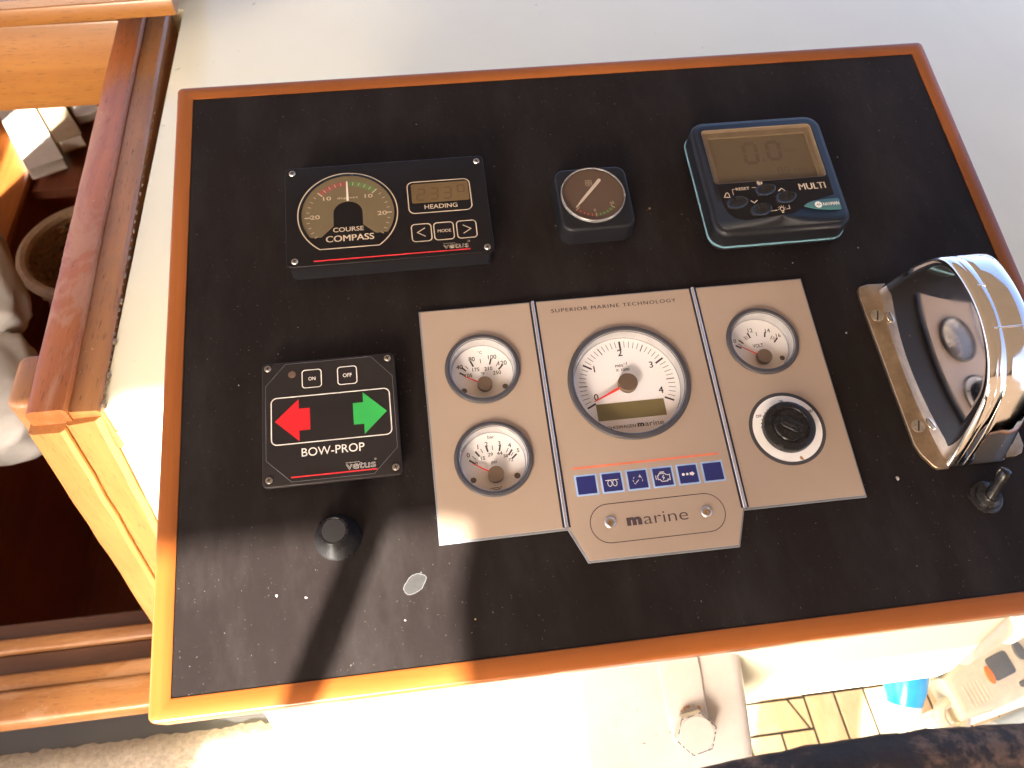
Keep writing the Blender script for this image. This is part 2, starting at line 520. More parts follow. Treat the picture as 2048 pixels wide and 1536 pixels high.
MT['caulk'] = plain('black_caulk', (0.022, 0.022, 0.023), 0.6)
MT['grey_deck'] = plain('dark_deck', (0.04, 0.038, 0.038), 0.7)
MT['canvas'] = canvas_material()
MT['steel'] = plain('stainless_tube', (0.55, 0.56, 0.58), 0.25, 1.0)
MT['grey_paint'] = plain('grey_painted_tube', (0.50, 0.53, 0.54), 0.35)
MT['blue_plastic'] = plain('bright_blue_plastic', (0.02, 0.28, 0.62), 0.22, coat=0.3)
MT['white_plastic'] = plain('white_plastic', (0.8, 0.79, 0.76), 0.3)
MT['cream_plastic'] = plain('cream_plastic', (0.62, 0.53, 0.40), 0.4)
MT['grey_plastic'] = plain('grey_plastic', (0.12, 0.12, 0.12), 0.45)
MT['orange_plastic'] = plain('orange_plastic', (0.70, 0.18, 0.05), 0.4)
MT['wicker'] = plain('wicker', (0.42, 0.28, 0.15), 0.55, mottle=0.35, mscale=250)
MT['wicker_rim'] = plain('wicker_rim', (0.55, 0.40, 0.24), 0.5, mottle=0.2, mscale=120)
MT['paper'] = plain('book_pages', (0.72, 0.68, 0.60), 0.8, mottle=0.06)
MT['paper_tan'] = plain('book_cover_tan', (0.42, 0.33, 0.22), 0.7)
MT['paper_gold'] = plain('book_cover_gold', (0.55, 0.36, 0.10), 0.6)
MT['cloth'] = plain('cushion_cloth', (0.62, 0.60, 0.55), 0.9, mottle=0.06, bumpy=0.4, bscale=500)
MT['cloth_pink'] = plain('mauve_cloth', (0.25, 0.12, 0.11), 0.9)
MT['sealant'] = plain('old_sealant', (0.20, 0.15, 0.11), 0.8, mottle=0.6, mscale=220)
MT['stain'] = plain('glue_stain', (0.022, 0.021, 0.021), 0.6, mottle=0.3, mscale=300)
MT['stain_edge'] = plain('glue_stain_edge', (0.075, 0.073, 0.072), 0.6, mottle=0.4, mscale=500)
MT['dirt'] = plain('dirt_crumb', (0.22, 0.14, 0.09), 0.9, mottle=0.4, mscale=800)
MT['dirt_pale'] = plain('pale_crumb', (0.36, 0.33, 0.30), 0.9, mottle=0.3, mscale=800)

# ------------------------------------------------------------------ mesh helpers (mm on the console, metres elsewhere)
def rrect(x0, y0, x1, y1, r, n=6):
    pts = []
    r = max(r, 1e-5)
    for cx, cy, a0 in ((x1 - r, y1 - r, 0), (x0 + r, y1 - r, 90), (x0 + r, y0 + r, 180), (x1 - r, y0 + r, 270)):
        for i in range(n + 1):
            a = math.radians(a0 + 90 * i / n)
            pts.append((cx + r * math.cos(a), cy + r * math.sin(a)))
    return pts

def circle(cx, cy, r, n=48, a0=0.0, a1=360.0, ry=None):
    ry = r if ry is None else ry
    full = abs(a1 - a0) >= 359.9
    k = n if full else n + 1
    return [(cx + r * math.cos(math.radians(a0 + (a1 - a0) * i / n)), cy + ry * math.sin(math.radians(a0 + (a1 - a0) * i / n))) for i in range(k)]

def inset(pts, d):
    out = []
    n = len(pts)
    for i in range(n):
        p0, p1, p2 = Vector(pts[i - 1]), Vector(pts[i]), Vector(pts[(i + 1) % n])
        e1, e2 = (p1 - p0), (p2 - p1)
        if e1.length < 1e-9: e1 = e2
        if e2.length < 1e-9: e2 = e1
        e1, e2 = e1.normalized(), e2.normalized()
        n1, n2 = Vector((-e1.y, e1.x)), Vector((-e2.y, e2.x))
        b = (n1 + n2)
        if b.length < 1e-6:
            b = n1
        b = b.normalized()
        c = max(0.35, b.dot(n1))
        q = p1 + b * (d / c)
        out.append((q.x, q.y))
    return out

class MB:
    """collects geometry; build() links it as one mesh object"""
    def __init__(self, xf=None):
        self.v, self.f = [], []
        self.xf = xf
    def add(self, vs, fs):
        o = len(self.v)
        if self.xf is not None:
            vs = [tuple(self.xf @ Vector(p)) for p in vs]
        self.v += [tuple(p) for p in vs]
        self.f += [tuple(i + o for i in q) for q in fs]
        return self
    def loft(self, rings, cap0=True, cap1=True, closed=True):
        n = len(rings[0])
        vs = [p for r in rings for p in r]
        fs = []
        m = n if closed else n - 1
        for k in range(len(rings) - 1):
            for i in range(m):
                j = (i + 1) % n
                fs.append((k * n + i, k * n + j, (k + 1) * n + j, (k + 1) * n + i))
        if cap0:
            fs.append(tuple(reversed(range(n))))
        if cap1:
            o = (len(rings) - 1) * n
            fs.append(tuple(range(o, o + n)))
        return self.add(vs, fs)
    def prism(self, pts, z0, z1, bev=0.0, seg=3, draft=0.0, cap0=True):
        rings = [[(x, y, z0) for x, y in (inset(pts, draft) if draft else pts)]]
        if bev > 0:
            for i in range(seg + 1):
                a = math.pi / 2 * i / seg
                q = inset(pts, bev * (1 - math.cos(a)))
                rings.append([(x, y, z1 - bev + bev * math.sin(a)) for x, y in q])
        else:
            rings.append([(x, y, z1) for x, y in pts])
        return self.loft(rings, cap0=cap0)
    def flat(self, pts, z):
        return self.add([(x, y, z) for x, y in pts], [tuple(range(len(pts)))])
    def box(self, a, b):
        x0, y0, z0 = a
        x1, y1, z1 = b
        return self.prism([(x0, y0), (x1, y0), (x1, y1), (x0, y1)], z0, z1)
    def lathe(self, prof, cx=0, cy=0, n=48, cap0=False, cap1=False):
        rings = [[(cx + r * math.cos(2 * math.pi * i / n), cy + r * math.sin(2 * math.pi * i / n), z) for i in range(n)] for r, z in prof]
        return self.loft(rings, cap0, cap1)
    def stroke(self, pts, w, z, closed=False):
        """flat printed line of width w"""
        n = len(pts)
        L, Rr = [], []
        for i in range(n):
            p = Vector(pts[i])
            a = Vector(pts[i - 1]) if (i > 0 or closed) else None
            b = Vector(pts[(i + 1) % n]) if (i < n - 1 or closed) else None
            d1 = (p - a).normalized() if a is not None and (p - a).length > 1e-9 else None
            d2 = (b - p).normalized() if b is not None and (b - p).length > 1e-9 else None
            d1 = d1 or d2
            d2 = d2 or d1
            n1, n2 = Vector((-d1.y, d1.x)), Vector((-d2.y, d2.x))
            m = (n1 + n2)
            m = m.normalized() if m.length > 1e-6 else n1
            k = w / 2 / max(0.4, m.dot(n1))
            L.append((p.x + m.x * k, p.y + m.y * k, z))
            Rr.append((p.x - m.x * k, p.y - m.y * k, z))
        fs = []
        for i in range(n if closed else n - 1):
            j = (i + 1) % n
            fs.append((i, i + n, j + n, j))
        return self.add(L + Rr, fs)
    def tube(self, path, r, n=10, cap=True, closed=False):
        rings = []
        k = len(path)
        P = [Vector(p) for p in path]
        up = None
        for i in range(k):
            a = P[i - 1] if (i > 0 or closed) else P[i]
            b = P[(i + 1) % k] if (i < k - 1 or closed) else P[i]
            t = (b - a).normalized()
            if up is None:
                up = Vector((0, 0, 1)) if abs(t.z) < 0.9 else Vector((1, 0, 0))
            s = t.cross(up).normalized()
            u = s.cross(t).normalized()
            up = u
            rr = r[i] if isinstance(r, (list, tuple)) else r
            rings.append([tuple(P[i] + s * rr * math.cos(2 * math.pi * j / n) + u * rr * math.sin(2 * math.pi * j / n)) for j in range(n)])
        if closed:
            rings.append(rings[0])
        return self.loft(rings, cap and not closed, cap and not closed)
    def mesh_data(self, me, mat4):
        vs = [tuple(mat4 @ v.co) for v in me.vertices]
        return self.add(vs, [tuple(p.vertices) for p in me.polygons])
    def text(self, s, z, x0=None, x1=None, y0=0, y1=1, xc=None, w=None, bold=0.0, rot=0.0, outline=0.0, sx=1.0, sp=1.0):
        """lettering fitted to a box: baseline y0, cap top y1; x0..x1 or centred on xc"""
        cu = bpy.data.curves.new('glyphs', 'FONT')
        cu.body = s
        cu.resolution_u = 4
        cu.space_character = sp
        cu.offset = 0.0 if (bold < 0.03 and any(ch in 'M4Wkw' for ch in s)) else bold
        if outline:
            cu.fill_mode = 'NONE'
            cu.bevel_depth = outline
            cu.bevel_resolution = 0
        ob = bpy.data.objects.new('glyphs', cu)
        me = bpy.data.meshes.new_from_object(ob)
        xs = [v.co.x for v in me.vertices]
        ys = [v.co.y for v in me.vertices]
        bx0, bx1, by0, by1 = min(xs), max(xs), min(ys), max(ys)
        sy = (y1 - y0) / (by1 - by0)
        if x0 is not None and x1 is not None:
            kx = (x1 - x0) / (bx1 - bx0)
            ox = x0 - bx0 * kx
        else:
            kx = sy * sx if w is None else w / (bx1 - bx0)
            ox = (xc if xc is not None else x0) - (bx0 + bx1) / 2 * kx
        oy = y0 - by0 * sy
        T = Matrix(((kx, 0, 0, ox), (0, sy, 0, oy), (0, 0, (1.0 if outline else 0.0), z), (0, 0, 0, 1)))
        if rot:
            cx = ox + (bx0 + bx1) / 2 * kx
            cy = (y0 + y1) / 2
            T = Matrix.Translation((cx, cy, 0)) @ Matrix.Rotation(math.radians(rot), 4, 'Z') @ Matrix.Translation((-cx, -cy, 0)) @ T
        if outline:
            T[2][2] = kx
        self.mesh_data(me, T)
        if bold > 0.005 and cu.offset == 0.0:
            self.mesh_data(me, Matrix.Translation((0.035 * kx, 0, 0.015)) @ T)
        bpy.data.meshes.remove(me)
        bpy.data.objects.remove(ob)
        bpy.data.curves.remove(cu)
        return self
    def holed(self, outer, holes, z0, z1, bev=0.0):
        """plate with holes (2D filled curve)"""
        cu = bpy.data.curves.new('outline', 'CURVE')
        cu.dimensions = '2D'
        cu.fill_mode = 'BOTH'
        cu.extrude = (z1 - z0) / 2 - bev
        cu.bevel_depth = bev
        cu.bevel_resolution = 1
        cu.offset = -bev
        for lp in [outer] + list(holes):
            sp = cu.splines.new('POLY')
            sp.points.add(len(lp) - 1)
            for p, q in zip(sp.points, lp):
                p.co = (q[0], q[1], 0, 1)
            sp.use_cyclic_u = True
        ob = bpy.data.objects.new('outline', cu)
        me = bpy.data.meshes.new_from_object(ob)
        self.mesh_data(me, Matrix.Translation((0, 0, (z0 + z1) / 2)))
        bpy.data.meshes.remove(me)
        bpy.data.objects.remove(ob)
        bpy.data.curves.remove(cu)
        return self
    def build(self, name, mat, parent=None, unit=0.001, org=(0, 0, 0), smooth=35, mat4=None):
        me = bpy.data.meshes.new(name)
        vs = [((p[0] - org[0]) * unit, (p[1] - org[1]) * unit, (p[2] - org[2]) * unit) for p in self.v]
        me.from_pydata(vs, [], self.f)
        bm = bmesh.new()
        bm.from_mesh(me)
        bmesh.ops.remove_doubles(bm, verts=bm.verts, dist=1e-7)
        bmesh.ops.recalc_face_normals(bm, faces=bm.faces)
        bm.to_mesh(me)
        bm.free()
        if smooth:
            for p in me.polygons:
                p.use_smooth = True
            me.set_sharp_from_angle(angle=math.radians(smooth))
        me.materials.append(MT[mat] if isinstance(mat, str) else mat)
        ob = bpy.data.objects.new(name, me)
        COL.objects.link(ob)
        if parent is not None:
            ob.parent = parent
        if mat4 is not None:
            ob.matrix_world = mat4
        return ob

def tag(o, label, cat, group=None):
    o['label'] = label
    o['category'] = cat
    if group:
        o['group'] = group
    return o

def words(dev, under, mat, items):
    for it in items:
        s_, kw = it
        z_ = kw.pop('z')
        q = MB()
        q.text(s_, z_, **kw)
        dev.part('lettering', q, mat, under)

class Dev:
    """a thing fixed to the sloping console top; geometry in console-top millimetres"""
    def __init__(self, name, label, cat, x, y, group=None):
        self.o = bpy.data.objects.new(name, None)
        self.o.empty_display_size = 0.02
        COL.objects.link(self.o)
        self.o.matrix_world = TILT @ Matrix.Translation((x / 1000, y / 1000, 0))
        tag(self.o, label, cat, group)
        self.org = (x, y, 0)
    def part(self, name, mb, mat, under=None, smooth=35):
        return mb.build(name, mat, under or self.o, 0.001, self.org, smooth)

def struct(name, mb, mat, parent=None, unit=1.0, smooth=35):
    o = mb.build(name, mat, parent, unit, smooth=smooth)
    if parent is None:
        o['kind'] = 'structure'
    return o

def thing(name, label, cat, loc, mat4=None):
    o = bpy.data.objects.new(name, None)
    o.empty_display_size = 0.05
    COL.objects.link(o)
    o.matrix_world = mat4 if mat4 is not None else Matrix.Translation(loc)
    tag(o, label, cat)
    return o

# ================================================================== THE BOAT AROUND THE CONSOLE (metres, world)
ROOF_Z = -0.10
BULK_Y = 0.120
# cabin roof: right of the companionway, forward of it and left of it
mb = MB()
mb.box((-0.291, BULK_Y, ROOF_Z - 0.03), (2.2, 3.4, ROOF_Z))
mb.box((-1.66, 0.74, ROOF_Z - 0.032), (-0.291, 3.4, ROOF_Z - 0.002))
mb.box((-1.66, BULK_Y, ROOF_Z - 0.03), (-1.05, 0.74, ROOF_Z))
roof = struct('cabin_roof', mb, 'white')
# aft bulkhead with slight lean, hole for the companionway
mb = MB()
def lean(z):
    return -0.077 * (ROOF_Z - z)
def wallquad(x0, x1, z0, z1, l0=False):
    a = x0 + (lean(z0) if l0 else 0)
    b = x0 + (lean(z1) if l0 else 0)
    y0, y1 = BULK_Y - 0.001, BULK_Y + 0.03
    mb.add([(a, y0, z0), (x1, y0, z0), (x1, y0, z1), (b, y0, z1), (a, y1, z0), (x1, y1, z0), (x1, y1, z1), (b, y1, z1)],
           [(0, 1, 2, 3), (7, 6, 5, 4), (0, 4, 5, 1), (1, 5, 6, 2), (2, 6, 7, 3), (3, 7, 4, 0)])
wallquad(-0.291, 2.2, -0.62, ROOF_Z - 0.031, True)
wallquad(-1.64, -1.05, -0.62, ROOF_Z - 0.031)
wallquad(-1.64, 2.2, -1.25, -0.6201)
bulk = struct('cabin_bulkhead', mb, 'white')

# --- companionway frame
cw = thing('companionway_frame', 'weathered varnished wood frame round the open cabin entrance left of the console', 'door frame', (-0.33, BULK_Y, ROOF_Z))
def wpart(name, mb, mat, parent, smooth=35, root=None):
    p = root or parent
    L = p.matrix_world.translation
    while p.parent is not None:
        p = p.parent
        L = p.matrix_world.translation
    o = mb.build(name, mat, parent, 1.0, (L.x, L.y, L.z), smooth)
    return o
def bar(p0, p1, w_dir, w, h_dir, h, bev=0.003, wob=0.0, n=1):
    """timber of section w x h with eased edges from p0 to p1"""
    mb = MB()
    p0, p1, w_dir, h_dir = Vector(p0), Vector(p1), Vector(w_dir), Vector(h_dir)
    sec = rrect(0, 0, w, h, bev, 2)
    rings = []
    for k in range(n + 1):
        c = p0.lerp(p1, k / n)
        rings.append([])
        for a, b in sec:
            q = c + w_dir * a + h_dir * b
            if wob:
                d = mnoise.noise(q * 30.0) * wob
                q = q + h_dir * d + w_dir * d
            rings[-1].append(tuple(q))
    return mb.loft(rings)
# roof level: raised cap and lower trim, both running forward
def ysec(sec, y0, x_shift0, y1, x_shift1, wob=0.0, n=24):
    mb = MB()
    rings = []
    for k in range(n + 1):
        t = k / n
        y = y0 + (y1 - y0) * t
        sh = x_shift0 + (x_shift1 - x_shift0) * t
        ring = []
        for x, z in sec:
            d = mnoise.noise(Vector((x * 25, y * 25, z * 25))) * wob
            ring.append((x + sh + d, y, z + d))
        rings.append(ring)
    return mb.loft(rings)
CAPZ = ROOF_Z + 0.012
cap_sec = [(-0.348, ROOF_Z - 0.05), (-0.317, ROOF_Z - 0.05), (-0.317, CAPZ - 0.004), (-0.3185, CAPZ - 0.001), (-0.321, CAPZ), (-0.343, CAPZ), (-0.3465, CAPZ - 0.0012), (-0.348, CAPZ - 0.004)]
wpart('cap_rail', ysec(cap_sec, BULK_Y - 0.006, 0.003, 0.735, -0.015, 0.0012), 'cap_y', cw)
trim_sec = [(-0.3165, ROOF_Z - 0.05), (-0.292, ROOF_Z - 0.05), (-0.292, ROOF_Z + 0.0015), (-0.295, ROOF_Z + 0.004), (-0.315, ROOF_Z + 0.0055), (-0.3165, ROOF_Z + 0.004)]
wpart('trim_rail', ysec(trim_sec, BULK_Y - 0.004, 0.001, 0.735, -0.015, 0.0008), 'trim_y', cw)
# jambs running down the bulkhead
def zsec(sec, z0, z1, wob=0.0, n=14):
    mb = MB()
    rings = []
    for k in range(n + 1):
        z = z0 + (z1 - z0) * k / n
        rings.append([])
        for x, y in sec:
            d = mnoise.noise(Vector((x * 25, y * 25, z * 25))) * wob
            rings[-1].append((x + lean(z) + d, y + d, z))
    return mb.loft(rings)
jy = BULK_Y
wpart('jamb', zsec([(-0.347, jy - 0.012), (-0.343, jy - 0.0145), (-0.322, jy - 0.0145), (-0.319, jy - 0.012), (-0.319, jy + 0.05), (-0.347, jy + 0.05)], -0.62, ROOF_Z - 0.006, 0.001), 'jamb_z', cw)
wpart('jamb', zsec([(-0.3185, jy - 0.008), (-0.316, jy - 0.010), (-0.296, jy - 0.008), (-0.292, jy - 0.004), (-0.292, jy + 0.03), (-0.3185, jy + 0.03)], -0.62, ROOF_Z - 0.004, 0.001), 'jamb_z', cw)
mb = MB()
mb.prism(rrect(-0.372, 0.135, -0.349, 0.190, 0.009, 5), ROOF_Z - 0.06, ROOF_Z - 0.004, 0.006)
wpart('stop_block', mb, 'trim_y', cw)
# sill: stepped threshold boards across the opening
def sill(y0, y1, z0, z1, mat, bev=0.004):
    m = MB()
    sec = rrect(y0, z0, y1, z1, bev, 3)
    m.loft([[(x, a, b) for a, b in sec] for x in (-1.06, -0.8, -0.6, -0.40, -0.3305)])
    wpart('sill_board', m, mat, cw)
sill(0.152, 0.176, -0.75, -0.60, 'sill_dark')
sill(0.132, 0.1515, -0.75, -0.588, 'sill_x')
sill(0.103, 0.1315, -0.75, -0.595, 'sill_dark', 0.003)
sill(0.081, 0.1025, -0.75, -0.580, 'sill_x')
sill(0.040, 0.0805, -0.606, -0.575, 'sill_x', 0.006)
sill(0.058, 0.0803, -0.75, -0.6065, 'sill_dark', 0.002)
# crumbling sealant between trim and roof
mb = MB()
random.seed(3)
for k in range(46):
    t = (k / 45.0) ** 1.6
    y = BULK_Y + 0.002 + t * 0.5
    x = -0.2905 - 0.014 * (y - BULK_Y) / 0.6 + random.uniform(-0.0006, 0.0006)
    r = random.uniform(0.0008, 0.0024) * (1.0 - 0.75 * t)
    c = Vector((x, y, ROOF_Z + 0.0005))
    rings = []
    for j, (rr, zz) in enumerate(((1, 0), (0.8, 0.6), (0.35, 0.95))):
        rings.append([(c.x + r * rr * math.cos(a) * random.uniform(0.6, 1.2), c.y + 2.2 * r * rr * math.sin(a) * random.uniform(0.7, 1.2), c.z + zz * r) for a in [i * math.pi / 4 for i in range(8)]])
    mb.loft(rings, False, True)
wpart('sealant', mb, 'sealant', cw)

# --- sliding hatch over the entrance
ha = thing('sliding_hatch', 'orange varnished wooden hatch board closing the front of the cabin entrance, top left', 'hatch', (-0.45, 0.69, ROOF_Z))
m = bar((-1.1, 0.715, -0.20), (-0.352, 0.715, -0.20), (0, -1, 0), 0.02, (0, 0, 1), 0.112, 0.003)
wpart('fascia', m, 'hatch_x', ha)
m = bar((-1.1, 0.78, -0.075), (-0.278, 0.78, -0.060), (0, -1, 0), 0.135, (0, 0, 1), 0.021, 0.003)
wpart('lid_edge', m, 'hatch_x', ha)
m = MB()
m.box((-1.1, 0.6475, -0.0545), (-0.292, 1.3, -0.0340))
wpart('lid_top', m, 'hatch_top', ha)

# --- cabin interior seen through the entrance
mb = MB()
mb.box((-2.0, 0.14, -1.30), (0.6, 3.2, -1.272))
cab_floor = struct('cabin_floor', mb, 'floor_wood')
for i in range(24):
    x = -1.58 + i * 0.052
    m = MB()
    m.box((x, 0.18, -1.2719), (x + 0.005, 3.1, -1.2708))
    m.build('floor_strip', 'holly', cab_floor)
# port side wall: port light suns the papers; second opening added to brighten the cabin
mb = MB()
X = -1.50
for (y0, y1, z0, z1) in ((0.16, 0.38, -1.3, -0.135), (0.78, 1.15, -1.3, -0.135), (1.75, 3.2, -1.3, -0.135), (1.15, 1.75, -1.3, -0.50), (1.15, 1.75, -0.22, -0.135), (0.38, 0.78, -1.3, -0.46), (0.38, 0.78, -0.21, -0.135)):
    mb.box((X - 0.03, y0, z0), (X, y1, z1))
mb.box((-1.65, 3.2, -1.3), (0.6, 3.23, -0.13))
mb.box((0.57, 0.15, -1.3), (0.6, 3.2, -0.13))
cab_wall = struct('cabin_wall', mb, 'cabin_wood')
# locker shelf running forward on the port side
lk = thing('cabin_locker', 'orange varnished wooden locker with rounded edge inside the cabin, far left', 'locker', (-1.3, 1.9, -1.27))
m = MB()
m.box((-1.499, 0.9, -1.271), (-1.0, 3.19, -0.93))
wpart('locker_body', m, 'cabin_wood', lk)
m = bar((-1.499, 0.88, -0.929), (-1.499, 3.19, -0.929), (1, 0, 0), 0.52, (0, 0, 1), 0.03, 0.012)
wpart('locker_top', m, 'cabin_wood', lk)

def book(name, label, p, length, width, thick, yaw, pitch, mats):
    M4 = Matrix.Translation(p) @ Matrix.Rotation(yaw, 4, 'Z') @ Matrix.Rotation(pitch, 4, 'X')
    o = thing(name, label, 'book', p, M4)
    MB().box((-width / 2, -length / 2, 0.002), (width / 2, length / 2, thick - 0.002)).build('pages', mats[0], o, 1.0)
    MB().prism(rrect(-width / 2 - 0.003, -length / 2 - 0.003, width / 2 + 0.003, length / 2 + 0.003, 0.004, 2), thick - 0.002, thick).build('cover', mats[1], o, 1.0)
    MB().prism(rrect(-width / 2 - 0.003, -length / 2 - 0.003, width / 2 + 0.003, length / 2 + 0.003, 0.004, 2), 0, 0.002).build('cover', mats[2], o, 1.0)
    return o
sh = thing('chart_shelf', 'dark wooden shelf carrying the books inside the cabin', 'shelf', (-0.95, 1.9, -0.95))
wpart('shelf_board', bar((-0.975, 1.46, -0.945), (-0.975, 2.5, -0.945), (1, 0, 0), 0.42, (0, 0, 1), 0.025, 0.004), 'floor_wood', sh)
for yy in (1.7, 2.4):
    wpart('bracket', bar((-0.975, yy, -0.99), (-0.62, yy, -0.99), (0, 1, 0), 0.03, (0, 0, 1), 0.044, 0.003), 'floor_wood', sh)
book('loose_pages', 'sunlit white stack of papers inside the cabin, under the hatch board', (-1.04, 1.72, -0.897), 0.50, 0.080, 0.03, math.radians(27), 0.0, ('paper', 'paper', 'paper'))['category'] = 'papers'
book('book', 'tan book with striped page edges beside the sunlit papers in the cabin', (-0.98, 1.777, -0.897), 0.42, 0.055, 0.035, math.radians(27), 0.0, ('paper', 'paper_tan', 'paper_gold'))
book('book', 'grey white book lying right of the tan book in the cabin', (-0.955, 1.885, -0.897), 0.40, 0.055, 0.025, math.radians(27), 0.0, ('paper', 'cloth', 'paper_tan'))

# wicker basket
bk = thing('wicker_basket', 'round wicker basket with pale rolled rim on the cabin floor', 'basket', (-0.795, 1.235, -1.27))
m = MB()
m.tube([(-0.795 + 0.150 * math.cos(a), 1.235 + 0.150 * math.sin(a), -0.92) for a in [2 * math.pi * i / 48 for i in range(48)]], 0.014, 8, closed=True)
wpart('rim', m, 'wicker_rim', bk)
m = MB()
NS = 56
for k in range(22):
    z = -0.935 - k * 0.015
    R0 = 0.142 - 0.0018 * k
    path = [(-0.795 + (R0 + 0.004 * (1 if (i + k) % 2 else -1)) * math.cos(2 * math.pi * i / NS), 1.235 + (R0 + 0.004 * (1 if (i + k) % 2 else -1)) * math.sin(2 * math.pi * i / NS), z) for i in range(NS)]
    m.tube(path, 0.0062, 5, closed=True)
w = wpart('weave', m, 'wicker', bk)
m = MB()
for i in range(NS // 2):
    a = 2 * math.pi * (i + 0.5) / (NS // 2)
    m.tube([(-0.795 + 0.142 * math.cos(a), 1.235 + 0.142 * math.sin(a), -0.925), (-0.795 + 0.104 * math.cos(a), 1.235 + 0.104 * math.sin(a), -1.262)], 0.003, 5)
wpart('stakes', m, 'wicker', bk)
m = MB()
m.lathe([(0.105, -1.268), (0.0, -1.262)], -0.795, 1.235, 24, True)
wpart('base', m, 'wicker', bk)

def lump(name, label, cat, mat, c, rx, ry, rz, seed, yaw=0.0):
    bm = bmesh.new()
    bmesh.ops.create_icosphere(bm, subdivisions=4, radius=1.0)
    for v in bm.verts:
        p = v.co.copy()
        q = Vector([math.copysign(abs(t) ** 0.55, t) for t in p])
        d = 1 + 0.10 * mnoise.noise(p * 2.2 + Vector((seed, 0, 0))) + 0.05 * mnoise.noise(p * 5 + Vector((seed, 3, 0)))
        v.co = Vector((q.x * rx, q.y * ry, q.z * rz)) * d
    me = bpy.data.meshes.new(name)
    bm.to_mesh(me)
    bm.free()
    for p in me.polygons:
        p.use_smooth = True
    me.materials.append(MT[mat])
    o = bpy.data.objects.new(name, me)
    COL.objects.link(o)
    o.location = c
    o.rotation_euler = (0, 0, yaw)
    tag(o, label, cat)
    return o
lump('folded_cloth', 'crumpled mauve and white cloth inside the wicker basket', 'cloth', 'cloth_pink', (-0.765, 1.22, -1.09), 0.085, 0.095, 0.06, 3.0)
lump('folded_cloth', 'small white cloth on top inside the wicker basket', 'cloth', 'cloth', (-0.765, 1.30, -1.035), 0.045, 0.05, 0.03, 5.0)
lump('cushion', 'pale grey cushion overlapping the basket at the left edge', 'cushion', 'cloth', (-0.845, 0.84, -0.62), 0.095, 0.17, 0.05, 8.0, math.radians(26))
lump('cushion', 'smaller pale cushion low at the left edge beside the wooden stop block', 'cushion', 'cloth', (-0.735, 0.60, -0.66), 0.072, 0.12, 0.05, 11.0, math.radians(20))
st = thing('cabin_bench', 'dark bench under the pale cushions inside the cabin', 'bench', (-0.95, 0.7, -1.27))
m = MB()
m.box((-1.10, 0.35, -1.271), (-0.83, 0.86, -0.70))
wpart('bench_box', m, 'floor_wood', st)
m = bar((-1.11, 0.34, -0.6995), (-1.11, 0.88, -0.6995), (1, 0, 0), 0.31, (0, 0, 1), 0.024, 0.006)
wpart('bench_top', m, 'floor_wood', st)

# --- cockpit: dark deck strip, carpet, teak sole
mb = MB()
mb.box((-1.3, -1.2, -0.69), (-0.165, 0.057, -0.650))
mb.box((-1.3, 0.0, -1.02), (-0.165, 0.057, -0.6905))
struct('side_deck', mb, 'grey_deck')
# carpet with frayed edge and pile
bm = bmesh.new()
NX, NY = 150, 40
grid = []
for j in range(NY + 1):
    row = []
    for i in range(NX + 1):
        x = -1.1 + 0.92 * i / NX
        y = -0.50 + 0.527 * j / NY
        if j == NY:
            y += 0.005 * mnoise.noise(Vector((x * 60, 0, 0))) + 0.004 * mnoise.noise(Vector((x * 220, 4, 0)))
        z = -0.640 + 0.003 * mnoise.noise(Vector((x * 40, y * 40, 1))) + 0.0035 * math.sin(y * 260)
        if j == NY:
            z = -0.6495
        row.append(bm.verts.new((x, y, z)))
    grid.append(row)
for j in range(NY):
    for i in range(NX):
        bm.faces.new((grid[j][i], grid[j][i + 1], grid[j + 1][i + 1], grid[j + 1][i]))
me = bpy.data.meshes.new('carpet')
bm.to_mesh(me)
bm.free()
for p in me.polygons:
    p.use_smooth = True
me.materials.append(MT['carpet'])
carpet = bpy.data.objects.new('carpet', me)
COL.objects.link(carpet)
tag(carpet, 'fuzzy beige carpet strip below the wooden sill, bottom left corner', 'carpet')

SOLE = -1.0
mb = MB()
mb.box((-0.164, -1.5, SOLE - 0.03), (2.2, BULK_Y - 0.002, SOLE - 0.004))
sole = struct('cockpit_sole', mb, 'caulk')
def plank(pts):
    m = MB()
    m.prism(inset(pts, 0.0022), SOLE - 0.0045, SOLE, 0.001, 1)
    m.build('plank', 'teak_plank', sole, 1.0)
for i in range(-2, 12):
    x0 = 0.546 + 0.053 * i
    x1 = x0 + 0.053
    if i >= 0:
        plank([(x0, -0.6), (x1, -0.6), (x1, 0.062), (x0, 0.062)])
        plank([(x0, 0.062), (x1, 0.062), (x1, 0.118), (x0, 0.118)])
plank([(0.516, 0.060), (0.540, 0.008), (0.546, 0.008), (0.546, 0.060)])
plank([(0.425, 0.008), (0.540, 0.008), (0.516, 0.060), (0.425, 0.060)])
plank([(0.425, 0.060), (0.546, 0.060), (0.546, 0.118), (0.425, 0.118)])
plank([(0.489, -0.045), (0.546, -0.045), (0.546, 0.008), (0.489, 0.008)])
plank([(0.432, -0.045), (0.489, -0.045), (0.489, 0.008), (0.432, 0.008)])
plank([(0.375, -0.045), (0.432, -0.045), (0.432, 0.008), (0.375, 0.008)])
plank([(0.375, -0.10), (0.546, -0.10), (0.546, -0.045), (0.375, -0.045)])
plank([(0.30, 0.008), (0.425, 0.008), (0.425, 0.060), (0.30, 0.060)])

# --- awning over the cockpit (unseen; aft valance and post added to cast the console's shadows)
TZ = 0.47                                   # height gained per metre aft along the sun's rays
TX = math.tan(SUN_AZ)
VY = -1.5
def vpt(xp, zp):                            # point on the valance that shades beam coordinate (xp, zp)
    return (xp + TX * VY, VY, zp - TZ * VY)
mb = MB()
TOPZ = 1.02
